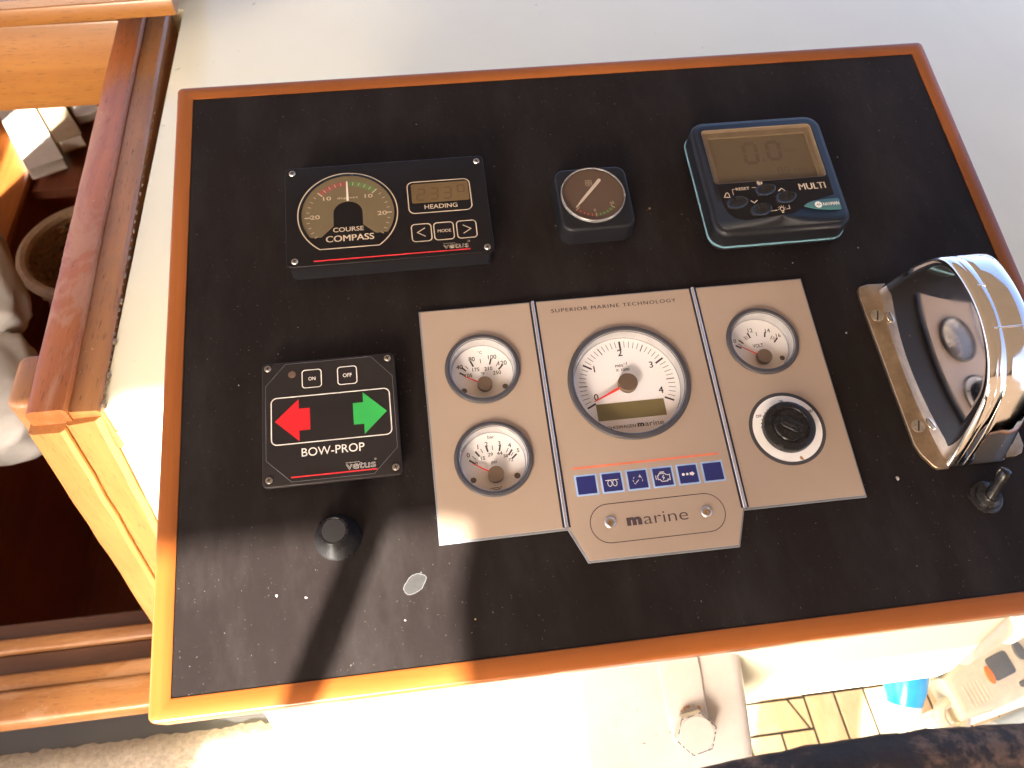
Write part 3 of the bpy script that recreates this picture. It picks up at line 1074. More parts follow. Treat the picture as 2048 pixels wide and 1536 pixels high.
# canopy sheet, gently cambered
rows = []
for j in range(13):
    y = VY + (1.5 - VY) * j / 12
    rows.append([(-1.7 + 2.95 * i / 16, y, TOPZ + 0.10 * (1 - ((i - 8) / 8.0) ** 2) + 0.05 * math.sin(math.pi * j / 12)) for i in range(17)])
vsx = [p for r in rows for p in r]
fsx = [(j * 17 + i, j * 17 + i + 1, (j + 1) * 17 + i + 1, (j + 1) * 17 + i) for j in range(12) for i in range(16)]
mb.add(vsx, fsx)
# aft valance: long on the left, notched, then cut higher; edge shaped to the wanted shadow outline
edge = [(-1.45, -1.2), (-0.36, -1.2), (-0.345, -0.25), (-0.342, -0.042), (-0.30, -0.042), (-0.20, -0.042), (-0.10, -0.042), (0.0, -0.042), (0.02, -0.046), (0.022, -0.058), (0.028, -0.078), (0.046, -0.104), (0.056, -0.125), (0.062, -0.150), (0.068, -0.205), (0.10, -0.22), (0.132, -0.225), (0.140, -0.34), (0.262, -0.34), (0.27, -0.225), (0.42, -0.225), (0.44, -1.3), (0.615, -1.3), (0.63, -0.85), (0.68, -0.85), (0.70, -1.3), (2.2, -1.3)]
low = [vpt(*e) for e in edge]
top = [(p[0], VY, TOPZ + 0.12) for p in low]
n = len(low)
mb.add(low + top, [(i, i + 1, n + i + 1, n + i) for i in range(n - 1)])
awn = struct('shadow_awning', mb, 'canvas', smooth=60)
m = MB()
px_, py_ = -0.0445 + TX * -1.05, -1.05
m.tube([(px_, py_, -0.2), (px_, py_, 1.1)], 0.0105, 14)  # unseen upright, added to cast the narrow dark band on the board
m.build('shadow_pole', 'steel', awn, 1.0)

# ================================================================== HELM CONSOLE
FX0, FX1, FY0, FY1 = -200.0, 405.6, -157.4, 300.8
CX, CY = 100.0, 0.0
con = Dev('helm_console', 'black helm console top with varnished wooden edging on a white base', 'console', CX, CY)
GAUGES = [(103.8, 18.5, 41.2), (7.8, 38.0, 25.1), (7.9, -25.5, 25.1), (200.9, 38.9, 25.1)]
holes = [circle(x, y, r - 2.0, 56) for x, y, r in GAUGES]
m = MB()
m.holed(rrect(FX0 + 12.4, FY0 + 12.4, FX1 - 12.4, FY1 - 12.4, 1.0, 2), holes, -12.0, 0.0, 0.0)
con.part('board', m, 'board')
# edging: one closed moulding cut at the mitres into four rails
prof = [(12.8, -20.0), (0.0, -20.0), (0.0, -1.0), (0.25, -0.1), (0.8, 0.5), (1.6, 0.8), (11.6, 0.8), (12.2, 0.45), (12.3, -0.8), (12.8, -12.5)]
NCR = 6
loops = [rrect(FX0 + u, FY0 + u, FX1 - u, FY1 - u, max(4.5 - u, 0.4), NCR) for u, z in prof]
npt = len(loops[0])
step = NCR + 1
half = NCR // 2
cuts = [half, step + half, 2 * step + half, 3 * step + half]
for q, (a, mat) in enumerate(zip(cuts, ('rail_x', 'rail_y', 'rail_x', 'rail_y'))):
    idx = [(a + k) % npt for k in range(step + 1)]
    m = MB()
    rings = [[(loops[j][i][0], loops[j][i][1], prof[j][1]) for j in range(len(prof))] for i in idx]
    m.loft(rings, True, True, True)
    con.part('edge_rail', m, mat)
# white moulded base under the top: shallow on the right, pedestal to the floor on the left
m = MB()
Ti = TILT.inverted()
def W(p):
    q = Ti @ Vector(p)
    return (q.x * 1000, q.y * 1000, q.z * 1000)
def wbox(m, x0, x1, yf0, yf1, yb, zt, zb, r=0.012):
    """box in world metres with rounded vertical edges; front face leans from yf1 (top) to yf0 (bottom)"""
    rings = []
    for k in range(7):
        t = k / 6
        z = zb + (zt - zb) * t
        yf = yf0 + (yf1 - yf0) * t
        rings.append([W((x, y, (z if k < 6 else z + 0.2374 * y))) for x, y in rrect(x0, yf, x1, yb, r, 4)])
    m.loft(rings)
wbox(m, -0.172, 0.385, -0.138, -0.128, 0.117, -0.0235, -0.212, 0.04)
con.part('base_box', m, 'white')
m = MB()
wbox(m, -0.163, 0.160, -0.132, -0.132, 0.116, -0.2135, -0.999)
con.part('pedestal', m, 'white')
m = MB()
wbox(m, -0.172, 0.385, 0.1255, 0.1255, 0.26, -0.0235, ROOF_Z + 0.001)
con.part('base_box', m, 'white')
# glue stain on the board
random.seed(11)
st_pts = []
for i in range(40):
    a = 2 * math.pi * i / 40
    r = 1 + 0.13 * mnoise.noise(Vector((math.cos(a) * 1.5, math.sin(a) * 1.5, 2.0))) + 0.05 * mnoise.noise(Vector((math.cos(a) * 5, math.sin(a) * 5, 7.0)))
    st_pts.append((-47.7 + 6.6 * r * math.cos(a) + 1.2 * math.sin(a), -97.6 + 5.6 * r * math.sin(a) + 1.4 * math.cos(a)))
m = MB()
m.prism(st_pts, 0.02, 0.12, 0.05, 1)
stn = con.part('stain', m, 'stain')
m = MB()
m.stroke(st_pts, 0.55, 0.2, True)
m.stroke([st_pts[6], (st_pts[6][0] - 0.4, st_pts[6][1] + 1.6), (st_pts[8][0], st_pts[8][1])], 0.45, 0.2)
con.part('stain_edge', m, 'stain_edge', stn)
# crumbs of dirt lying on the board
def crumb(x, y, r, mat):
    m = MB()
    rings = []
    for rr, zz in ((1, 0.02), (0.85, 0.5), (0.3, 0.85)):
        rings.append([(x + r * rr * math.cos(a) * random.uniform(0.6, 1.25), y + r * rr * math.sin(a) * random.uniform(0.6, 1.25), zz * r * 0.8) for a in [i * math.pi / 4 for i in range(8)]])
    m.loft(rings, True, True)
    con.part('crumb', m, mat)
for x, y, r, mt in ((145.0, 156.5, 1.1, 'dirt'), (-112.0, -98.0, 0.8, 'dirt_pale'), (-129.0, -95.0, 0.9, 'dirt_pale'), (266.0, -66.0, 1.3, 'dirt_pale'), (263.0, 40.5, 0.8, 'dirt_pale'), (-55.0, -118.0, 0.6, 'dirt_pale'), (-14.0, -122.0, 0.6, 'dirt'), (292.0, 108.0, 0.7, 'dirt'), (73.5, 148.0, 0.5, 'dirt_pale'), (-152.0, 44.0, 0.45, 'dirt_pale'), (35.0, 205.0, 0.4, 'dirt_pale'), (300.0, 190.0, 0.5, 'dirt_pale'), (240.0, 100.0, 0.5, 'dirt_pale'), (-20.0, 250.0, 0.4, 'dirt_pale')):
    crumb(x, y, r, mt)

# ------------------------------------------------------------------ screws
def cross_screw(dev, x, y, z, r, under=None):
    m = MB()
    m.lathe([(r, z), (r, z + 0.35), (r * 0.85, z + 0.8), (r * 0.45, z + 1.0)], x, y, 20, False, True)
    s = dev.part('screw', m, 'screw', under)
    m = MB()
    for a in (0.4, 0.4 + math.pi / 2):
        m.stroke([(x - r * 0.6 * math.cos(a), y - r * 0.6 * math.sin(a)), (x + r * 0.6 * math.cos(a), y + r * 0.6 * math.sin(a))], r * 0.26, z + 1.03)
    dev.part('slot', m, 'groove', s)

# ------------------------------------------------------------------ course compass display
d = Dev('compass_display', 'black rectangular course compass display with semicircular dial and heading screen', 'instrument', -45.4, 160.7)
X0, X1, Y0, Y1, TOP = -116.5, 25.4, 119.1, 201.8, 18.0
m = MB()
m.prism(rrect(X0 + 1.2, Y0 + 1.2, X1 - 1.2, Y1 - 1.2, 4.0), 0, 15.2, 0.4)
d.part('case', m, 'black')
m = MB()
dial_out = [p for p in circle(-73.3, 159.7, 32.8, 60, -32.6, 212.6)] 
m.prism(rrect(X0, Y0, X1, Y1, 4.0), 15.0, TOP, 0.6)
d.part('front_cover', m, 'black_face')
zP = TOP + 0.12
for x, y in ((-111.2, 197.2), (20.5, 196.7), (-110.8, 123.6), (20.4, 122.9)):
    cross_screw(d, x, y, TOP, 2.3)
# printed outlines
m = MB()
ring = circle(-73.5, 159.6, 34.5, 72, -54.2, 234.2)
m.stroke(ring, 0.75, zP, True)
m.stroke(rrect(-31.0, 155.2, 13.4, 182.0, 4.2), 0.75, zP, True)
for bx in (-30.5, -15.0, 0.9):
    m.stroke(rrect(bx, 131.8, bx + 13.6, 146.0, 2.6), 0.75, zP, True)
m.stroke([(-21.2, 142.6), (-26.6, 139.2), (-21.2, 135.6)], 0.65, zP)
m.stroke([(5.2, 142.6), (10.6, 139.2), (5.2, 135.6)], 0.65, zP)
d.part('printed_outline', m, 'print_cream')
words(d, None, 'print_cream', [
    ('COURSE', dict(z=zP, x0=-84.2, x1=-63.2, y0=144.7, y1=148.4, bold=0.01)),
    ('COMPASS', dict(z=zP, x0=-89.4, x1=-56.7, y0=136.9, y1=141.9, bold=0.012)),
    ('HEADING', dict(z=zP, x0=-20.0, x1=3.2, y0=158.2, y1=161.9, bold=0.012)),
    ('MODE', dict(z=zP, x0=-12.6, x1=-3.4, y0=137.9, y1=140.3, bold=0.01)),
    ('vetus', dict(z=zP, x0=-9.7, x1=7.6, y0=124.2, y1=127.9, outline=0.012)),
    ('DEN BOUWMEESTER', dict(z=zP, x0=-9.8, x1=-1.5, y0=128.0, y1=128.6))])
m = MB()
m.stroke(circle(8.1, 129.0, 0.7, 14), 0.25, zP, True)
d.part('trademark', m, 'print_cream')
m = MB()
m.stroke([(-98.2, 122.6), (8.6, 122.6)], 0.9, zP)
d.part('red_line', m, 'red_line')
# dial face (horseshoe) under a clear window
arc = circle(-73.4, 159.6, 32.2, 64, -33.0, 213.0)
face = list(arc)
face += [(-99.0, 141.5), (-92.3, 141.4), (-83.7, 149.8), (-83.5, 160.5)]
face += [(-73.4 - 10.1 * math.cos(a), 160.3 + 9.4 * math.sin(a)) for a in [math.pi * i / 14 for i in range(1, 14)]]
face += [(-63.3, 160.5), (-63.4, 149.6), (-55.0, 141.8), (-47.5, 142.0)]
m = MB()
m.flat(face, TOP + 0.08)
dial = d.part('dial', m, 'olive', smooth=0)
zD = TOP + 0.16
def arcband(m, cx, cy, r0, r1, a0, a1, z, n=24):
    vs_ = []
    for i in range(n + 1):
        a = math.radians(a0 + (a1 - a0) * i / n)
        vs_ += [(cx + r0 * math.cos(a), cy + r0 * math.sin(a), z), (cx + r1 * math.cos(a), cy + r1 * math.sin(a), z)]
    m.add(vs_, [(2 * i, 2 * i + 1, 2 * i + 3, 2 * i + 2) for i in range(n)])
ccx, ccy = -73.2, 158.0
m = MB(); arcband(m, ccx, ccy, 25.0, 29.0, 90, 135, zD)
d.part('red_sector', m, 'dial_red', dial, 0)
m = MB(); arcband(m, ccx, ccy, 25.0, 29.0, 45, 90, zD)
d.part('green_sector', m, 'dial_green', dial, 0)
m = MB()
for k in range(-14, 15):
    a = math.radians(90 - k * 9.0)
    if k == 0:
        continue
    r0, r1, w_ = (24.6, 29.2, 0.85) if k % 5 == 0 and abs(k) <= 10 else (25.6, 28.2, 0.4)
    if abs(k) > 5:
        r0 += 1.4; r1 += 1.0
    m.stroke([(ccx + r0 * math.cos(a), ccy + r0 * math.sin(a)), (ccx + r1 * math.cos(a), ccy + r1 * math.sin(a))], w_, zD + 0.06)
m.text('10', zD, xc=-87.4, y0=171.8, y1=175.0, w=5.6, bold=0.01)
m.text('10', zD, xc=-58.4, y0=171.6, y1=174.8, w=5.6, bold=0.01)
m.text('20', zD, xc=-96.2, y0=156.6, y1=160.0, w=6.6, bold=0.01)
m.text('20', zD, xc=-49.8, y0=156.2, y1=159.6, w=6.6, bold=0.01)
m.text('degrees', zD, x0=-80.4, x1=-66.0, y0=171.6, y1=173.9)
d.part('printed_scale', m, 'print_cream', dial)
m = MB()
m.prism([(-73.9, 170.2), (-72.4, 170.2), (-72.6, 186.0), (-73.1, 187.0), (-73.6, 186.0)], TOP + 0.3, TOP + 0.9)
d.part('needle', m, 'needle_white', dial)
m = MB()
m.prism(rrect(-28.4, 163.6, 12.2, 180.2, 1.6), TOP + 0.05, TOP + 0.12)
lcd = d.part('heading_screen', m, 'lcd_heading')
SEG = {'0': 'abcdef', '1': 'bc', '2': 'abged', '3': 'abgcd', '4': 'fgbc', '5': 'afgcd', '6': 'afgedc', '7': 'abc', '8': 'abcdefg', '9': 'abcdfg', ' ': ''}
def seg_digit(m, ch, x, y, w, h, t, z, slant=0.06):
    P = {'a': ((0, 1), (1, 1)), 'b': ((1, 1), (1, .5)), 'c': ((1, .5), (1, 0)), 'd': ((0, 0), (1, 0)), 'e': ((0, .5), (0, 0)), 'f': ((0, 1), (0, .5)), 'g': ((0, .5), (1, .5))}
    for s in SEG[ch]:
        (ax, ay), (bx, by) = P[s]
        g = 0.08
        dx, dy = bx - ax, by - ay
        a = (ax + dx * g, ay + dy * g)
        b = (bx - dx * g, by - dy * g)
        m.stroke([(x + a[0] * w + a[1] * h * slant, y + a[1] * h), (x + b[0] * w + b[1] * h * slant, y + b[1] * h)], t, z)
m = MB()
for i, ch in enumerate('233'):
    seg_digit(m, ch, -24.6 + i * 9.4, 166.2, 5.2, 9.4, 1.3, TOP + 0.18)
m.stroke(rrect(4.6, 171.0, 9.2, 176.6, 0.8, 2), 1.1, TOP + 0.18, True)
d.part('digits', m, 'heading_digit', lcd)
m = MB()
m.tube([(x, y, TOP + 0.3) for x, y in circle(-73.4, 159.6, 32.6, 72, -33.0, 213.0)], 0.55, 8)
d.part('lens_rim', m, 'black_gloss')
m = MB()
m.flat(face, TOP + 1.0)
d.part('dial_window', m, 'glass', smooth=0)

# ------------------------------------------------------------------ rudder position gauge
d = Dev('rudder_gauge', 'small square black gauge with brown round dial and cream needle', 'gauge', 101.5, 158.5)
m = MB()
m.prism(rrect(75.0, 131.6, 128.0, 184.6, 8.0), 0, 17.0, 2.2, 4, draft=-0.8)
d.part('case', m, 'black')
m = MB()
m.lathe([(23.4, 17.0), (23.4, 18.6), (23.0, 19.2), (22.3, 19.2), (22.1, 18.2)], 100.7, 159.8, 64)
d.part('rim', m, 'rim')
m = MB()
m.flat(circle(100.7, 159.8, 22.4, 64), 17.25)
dial = d.part('dial', m, 'brown_dial', smooth=0)
zD = 17.4
gx, gy = 100.5, 160.3
m = MB(); arcband(m, gx, gy, 16.4, 18.6, 222, 270, zD)
d.part('red_sector', m, 'dial_red', dial, 0)
m = MB(); arcband(m, gx, gy, 16.4, 18.6, 270, 318, zD)
d.part('green_sector', m, 'dial_green', dial, 0)
m = MB()
for k in range(11):
    a = math.radians(222 + 9.6 * k)
    big = k in (0, 5, 10)
    m.stroke([(gx + (15.9 if big else 16.8) * math.cos(a), gy + (15.9 if big else 16.8) * math.sin(a)), (gx + (19.0 if big else 18.2) * math.cos(a), gy + (19.0 if big else 18.2) * math.sin(a))], 0.7 if big else 0.4, zD + 0.06)
m.text('0', zD, xc=100.0, y0=145.6, y1=147.9, bold=0.01)
m.text('50', zD, xc=113.2, y0=150.6, y1=152.9, rot=20, bold=0.01)
m.text('50', zD, xc=88.2, y0=149.4, y1=151.6, rot=-20, bold=0.01)
m.stroke(rrect(97.0, 168.6, 101.4, 172.8, 0.2, 1), 0.35, zD, True)
m.stroke(circle(99.2, 170.7, 1.3, 18), 0.3, zD, True)
m.stroke([(97.6, 170.7), (100.8, 170.7)], 0.25, zD)
m.stroke([(99.2, 169.2), (99.2, 172.2)], 0.25, zD)
m.text('vdo', zD, xc=98.6, y0=167.0, y1=167.8, w=1.8)
d.part('printed_scale', m, 'print_cream', dial)
m = MB()
ax, ay, bx, by = 107.2, 172.0, 87.0, 149.8
dv = Vector((bx - ax, by - ay)).normalized(); nv = Vector((-dv.y, dv.x))
pts = [Vector((ax, ay)) + nv * 1.25, Vector((ax, ay)) - dv * 0.9 + nv * 0.5, Vector((ax, ay)) - dv * 0.9 - nv * 0.5, Vector((ax, ay)) - nv * 1.25, Vector((bx, by)) - dv * 7.0 - nv * 0.95, Vector((bx, by)) - nv * 0.15, Vector((bx, by)) + nv * 0.15, Vector((bx, by)) - dv * 7.0 + nv * 0.95]
m.prism([(p.x, p.y) for p in pts], 17.8, 18.3)
d.part('needle', m, 'needle_white', dial)
m = MB()
m.lathe([(22.5, 18.4), (16.0, 18.8), (8.0, 18.95), (0.01, 19.0)], 100.7, 159.8, 48)
d.part('lens', m, 'glass_dim')

# ------------------------------------------------------------------ multi display
d = Dev('multi_display', 'square black multifunction display with brown screen and four oval buttons', 'instrument', 231.0, 165.0)
NX0, NX1, NY0, NY1 = 180.8, 282.4, 114.2, 215.0
m = MB()
m.prism(rrect(NX0 + 1.5, NY0 + 1.5, NX1 - 1.5, NY1 - 1.5, 11.0, 8), 0, 5.4, 0)
d.part('back_case', m, 'black')
m = MB()
m.prism(rrect(NX0 - 0.6, NY0 - 0.6, NX1 + 0.6, NY1 + 0.6, 12.0, 8), 5.4, 6.9, 0.5, 2)
d.part('gasket', m, 'teal_seam')
SCR = (194.0, 159.2, 268.6, 200.2)
# body shell: outer rounded block with a shallow recess for the screen window
outer_ = rrect(NX0, NY0, NX1, NY1, 12.0, 8)
m = MB()
rings = [[(x, y, 6.9) for x, y in outer_]]
for i in range(6):
    a = math.pi / 2 * i / 5
    rings.append([(x, y, 17.8 + 4.2 * math.sin(a)) for x, y in inset(outer_, 4.2 * (1 - math.cos(a)))])
m.loft(rings, False, False)
top_out = inset(outer_, 4.2)
win = rrect(189.0, 157.4, 273.4, 206.4, 3.0, 4)
m2 = MB()
m2.holed(top_out, [win], 21.9, 22.0)
m.v += []
m.add(m2.v, m2.f)
body = d.part('shell', m, 'black')
m = MB()
ri = rrect(193.6, 158.9, 268.8, 200.4, 1.0, 4)
m.loft([[(x, y, 21.98) for x, y in win], [(x, y, 20.2) for x, y in inset(win, 1.8)], [(x, y, 20.0) for x, y in ri], [(x, y, 18.6) for x, y in inset(ri, 0.3)]], False, False)
d.part('screen_surround', m, 'lcd_frame', body)
m = MB()
m.flat(ri, 18.7)
lcd = d.part('screen', m, 'lcd', smooth=0)
m = MB()
seg_digit(m, '0', 218.5, 176.4, 9.0, 17.5, 3.0, 18.8)
seg_digit(m, '0', 236.5, 178.4, 9.0, 15.5, 3.0, 18.8)
m.flat(circle(232.2, 178.2, 1.0, 12), 18.8)
m.text('KNOTS', 18.8, x0=249.5, x1=259.5, y0=184.0, y1=187.0)
m.text('TRIP', 18.8, x0=251.0, x1=263.0, y0=166.0, y1=168.6)
seg_digit(m, '8', 240.0, 164.0, 3.2, 6.4, 0.8, 18.8)
seg_digit(m, '8', 245.2, 164.0, 3.2, 6.4, 0.8, 18.8)
d.part('digits', m, 'lcd_digit', lcd)
m = MB()
m.flat(inset(win, 0.3), 21.6)
d.part('screen_window', m, 'glass_dim', body, 0)
# keypad membrane
kp = rrect(190.2, 124.6, 274.2, 157.2, 3.0, 6)
kp = [(190.4, 157.0), (191.0, 140.0), (193.2, 132.0), (197.5, 127.0), (204.0, 125.0), (240.0, 127.5), (262.0, 138.5), (274.0, 141.2), (273.9, 157.0)]
m = MB()
m.prism(kp, 21.95, 22.12)
d.part('keypad', m, 'black_face')
for (bx, by) in ((201.6, 140.2), (224.6, 149.4), (217.6, 132.8), (238.0, 141.6)):
    m = MB()
    rings = []
    for k, (s, z) in enumerate(((1.12, 22.1), (1.1, 22.5), (1.0, 22.9), (0.9, 22.6), (0.6, 22.35), (0.2, 22.25))):
        pts = circle(0, 0, 7.6 * s, 28, ry=4.6 * s)
        c_, s_ = math.cos(math.radians(16)), math.sin(math.radians(16))
        rings.append([(bx + x * c_ - y * s_, by + x * s_ + y * c_, z) for x, y in pts])
    m.loft(rings, False, True)
    d.part('button', m, 'rubber')
zP = 22.25
m = MB()
m.text('MULTI', zP, x0=249.8, x1=269.6, y0=146.9, y1=152.4, bold=0.012)
m.text('RESET', zP, x0=203.2, x1=213.4, y0=150.6, y1=153.0, bold=0.012)
m.stroke([(215.2, 152.0), (218.2, 152.1)], 0.45, zP)
m.stroke([(202.6, 151.9), (200.6, 151.8), (200.4, 146.8)], 0.45, zP)
arcband(m, 221.9, 155.6, 1.0, 2.1, 100, 400, zP)
m.flat(circle(221.3, 155.5, 1.25, 16), zP)
m.stroke([(193.4, 145.6), (197.4, 145.2), (197.3, 147.6), (196.6, 149.2), (195.4, 149.0), (193.9, 146.6)], 0.55, zP, True)
m.stroke([(234.0, 147.3), (236.6, 149.6), (239.0, 147.3)], 0.75, zP)
m.stroke([(211.8, 141.0), (214.0, 138.9), (216.6, 141.0)], 0.75, zP)
m.stroke(circle(232.7, 132.0, 1.5, 16), 0.5, zP, True)
m.stroke([(232.1, 130.4), (232.2, 128.9), (233.2, 128.9), (233.3, 130.4)], 0.45, zP)
for k in range(7):
    a = math.radians(-10 + 33 * k)
    m.stroke([(232.7 + 2.2 * math.cos(a), 132.0 + 2.2 * math.sin(a)), (232.7 + 3.2 * math.cos(a), 132.0 + 3.2 * math.sin(a))], 0.3, zP)
m.stroke([(224.2, 130.8), (229.0, 131.2)], 0.45, zP)
m.stroke([(236.4, 131.7), (238.4, 131.8), (238.4, 135.0)], 0.45, zP)
d.part('printed_symbols', m, 'print_cream')
m = MB()
bpts = [(249.2, 133.0), (252.5, 135.2), (257.0, 136.7), (263.0, 137.2), (275.0, 137.4), (276.4, 136.6), (276.2, 128.3), (275.0, 127.5), (263.0, 128.4), (256.0, 129.9), (252.0, 131.4)]
bpts = list(reversed(bpts))
m.prism(bpts, 22.0, 22.5, 0.25, 2)
bd = d.part('badge', m, 'teal')
m = MB()
m.flat(circle(259.9, 132.9, 2.7, 20), 22.62)
m.text('NAVMAN', 22.62, x0=263.4, x1=275.2, y0=131.6, y1=134.4, bold=0.02)
d.part('lettering', m, 'print_white', bd)
m = MB()
m.flat(circle(254.4, 132.9, 0.9, 14), 22.62)
m.stroke([(257.8, 132.7), (258.8, 132.6), (259.2, 133.8), (259.8, 131.6), (260.4, 134.0), (261.0, 132.6), (262.0, 132.7)], 0.4, 22.7)
d.part('emblem', m, 'teal', bd)

# ------------------------------------------------------------------ bow thruster control
d = Dev('thruster_control', 'square black thruster control panel with red left arrow and green right arrow', 'control panel', -91.8, 10.6)
m = MB()
m.prism(rrect(-131.8, -28.6, -51.8, 49.8, 3.0), 0, 8.2, 0.4)
d.part('case', m, 'black')
m = MB()
m.prism(rrect(-134.8, -31.4, -49.4, 52.6, 3.5), 7.6, 10.0, 0.6)
d.part('front_cover', m, 'bow_face')
zP = 10.12
for x, y in ((-131.0, 48.9), (-53.9, 48.9), (-130.7, -26.8), (-53.4, -26.6)):
    cross_screw(d, x, y, 10.0, 2.2)
oct_ = [(-132.5, 36.2), (-132.4, -14.1), (-117.0, -29.3), (-66.7, -29.3), (-51.5, -13.5), (-51.6, 36.0), (-64.5, 51.0), (-119.7, 51.0)]
m = MB()
m.prism(oct_, 10.0, 10.18, 0.08, 1)
sheet = d.part('membrane', m, 'bow_face')
m = MB()
m.stroke(oct_, 0.22, 10.2, True)
d.part('membrane_edge', m, 'plate_edge', sheet)
zP = 10.26
m = MB()
m.stroke(rrect(-129.0, -4.4, -54.2, 27.4, 3.6), 0.7, zP, True)
m.stroke(rrect(-109.2, 32.9, -97.0, 45.4, 2.0), 0.6, zP, True)
m.stroke(rrect(-86.5, 32.9, -74.3, 45.4, 2.0), 0.6, zP, True)
d.part('printed_outline', m, 'print_white')
words(d, None, 'print_white', [
    ('ON', dict(z=zP, x0=-105.2, x1=-100.8, y0=37.9, y1=40.4, bold=0.01)),
    ('OFF', dict(z=zP, x0=-83.2, x1=-77.5, y0=37.9, y1=40.6, bold=0.01)),
    ('BOW-PROP', dict(z=zP, x0=-110.6, x1=-71.9, y0=-13.6, y1=-8.1, bold=-0.004)),
    ('vetus', dict(z=zP, x0=-83.8, x1=-65.6, y0=-25.0, y1=-21.0, outline=0.012)),
    ('DEN BOUWMEESTER', dict(z=zP, x0=-83.9, x1=-75.2, y0=-20.9, y1=-20.3))])
m = MB()
m.stroke(circle(-65.6, -19.8, 0.5, 12), 0.2, zP, True)
d.part('trademark', m, 'print_white')
m = MB()
m.flat(list(reversed([(-126.8, 11.4), (-111.7, 25.6), (-111.7, 18.9), (-104.9, 18.9), (-104.9, 4.0), (-111.7, 4.0), (-111.7, -3.2)])), zP)
d.part('red_arrow', m, 'red', smooth=0)
m = MB()
m.flat([(-56.5, 11.6), (-71.2, 26.1), (-71.2, 19.1), (-77.7, 19.1), (-77.7, 4.3), (-71.2, 4.3), (-71.2, -2.6)], zP)
d.part('green_arrow', m, 'green', smooth=0)
m = MB()
m.stroke([(-117.3, -26.4), (-64.6, -26.4)], 0.85, zP)
d.part('red_line', m, 'red_line')
m = MB()
m.lathe([(2.4, 10.15), (2.4, 10.35), (1.6, 10.6), (0.01, 10.7)], -115.6, 43.2, 20)
d.part('indicator_lamp', m, 'hub')

# ------------------------------------------------------------------ engine instrument panel
d = Dev('engine_instrument_cluster', 'beige engine instrument panel with chrome rods, warning light tiles and marine badge', 'instrument panel', 104.0, 0.0)
PX0, PX1, PY0, PY1 = -31.0, 241.3, -76.2, 85.5
outl = [(PX0, PY1), (PX0, PY0), (48.4, PY0 + 0.4), (57.8, -97.4), (152.6, -98.2), (160.6, PY0 + 0.4), (PX1, PY0), (PX1, PY1)]
ph = [circle(x, y, r - 1.6, 56) for x, y, r in GAUGES]
m = MB()
m.holed(inset(outl, -0.1), ph, 0.05, 2.2, 0.3)
d.part('back_plate', m, 'plate_edge')
m = MB()
m.holed(inset(outl, 1.1), ph, 2.15, 3.0, 0.0)
fp = d.part('faceplate', m, 'beige')
for rx in (47.6, 161.2):
    m = MB()
    m.prism([(rx - 2.5, PY0 + 1.6), (rx + 2.5, PY0 + 1.6), (rx + 2.5, PY1 - 0.6), (rx - 2.5, PY1 - 0.6)], 2.9, 3.08)
    g = d.part('rod_groove', m, 'groove')
    m = MB()
    m.tube([(rx, PY0 + 1.4, 3.0), (rx, PY1 - 0.4, 3.0)], 1.35, 16)
    d.part('chrome_rod', m, 'rod')
zP = 3.12
m = MB()
m.text('SUPERIOR MARINE TECHNOLOGY', zP, x0=59.6, x1=147.6, y0=75.2, y1=78.0, bold=0.008, sp=1.22)
d.part('lettering', m, 'print_brown')
m = MB()
m.text('m', zP, x0=85.2, x1=94.8, y0=-77.9, y1=-72.6, bold=0.06)
m.text('arine', zP, x0=96.0, x1=124.2, y0=-78.0, y1=-71.2, bold=-0.008)
d.part('badge_lettering', m, 'print_brown')
m = MB()
m.stroke(rrect(62.4, -87.2, 148.0, -62.7, 12.2, 12), 0.55, zP, True)
d.part('badge_outline', m, 'print_brown')
m = MB()
m.stroke([(56.8, -37.6), (152.4, -37.6)], 1.5, zP)
d.part('red_line', m, 'orange_line')
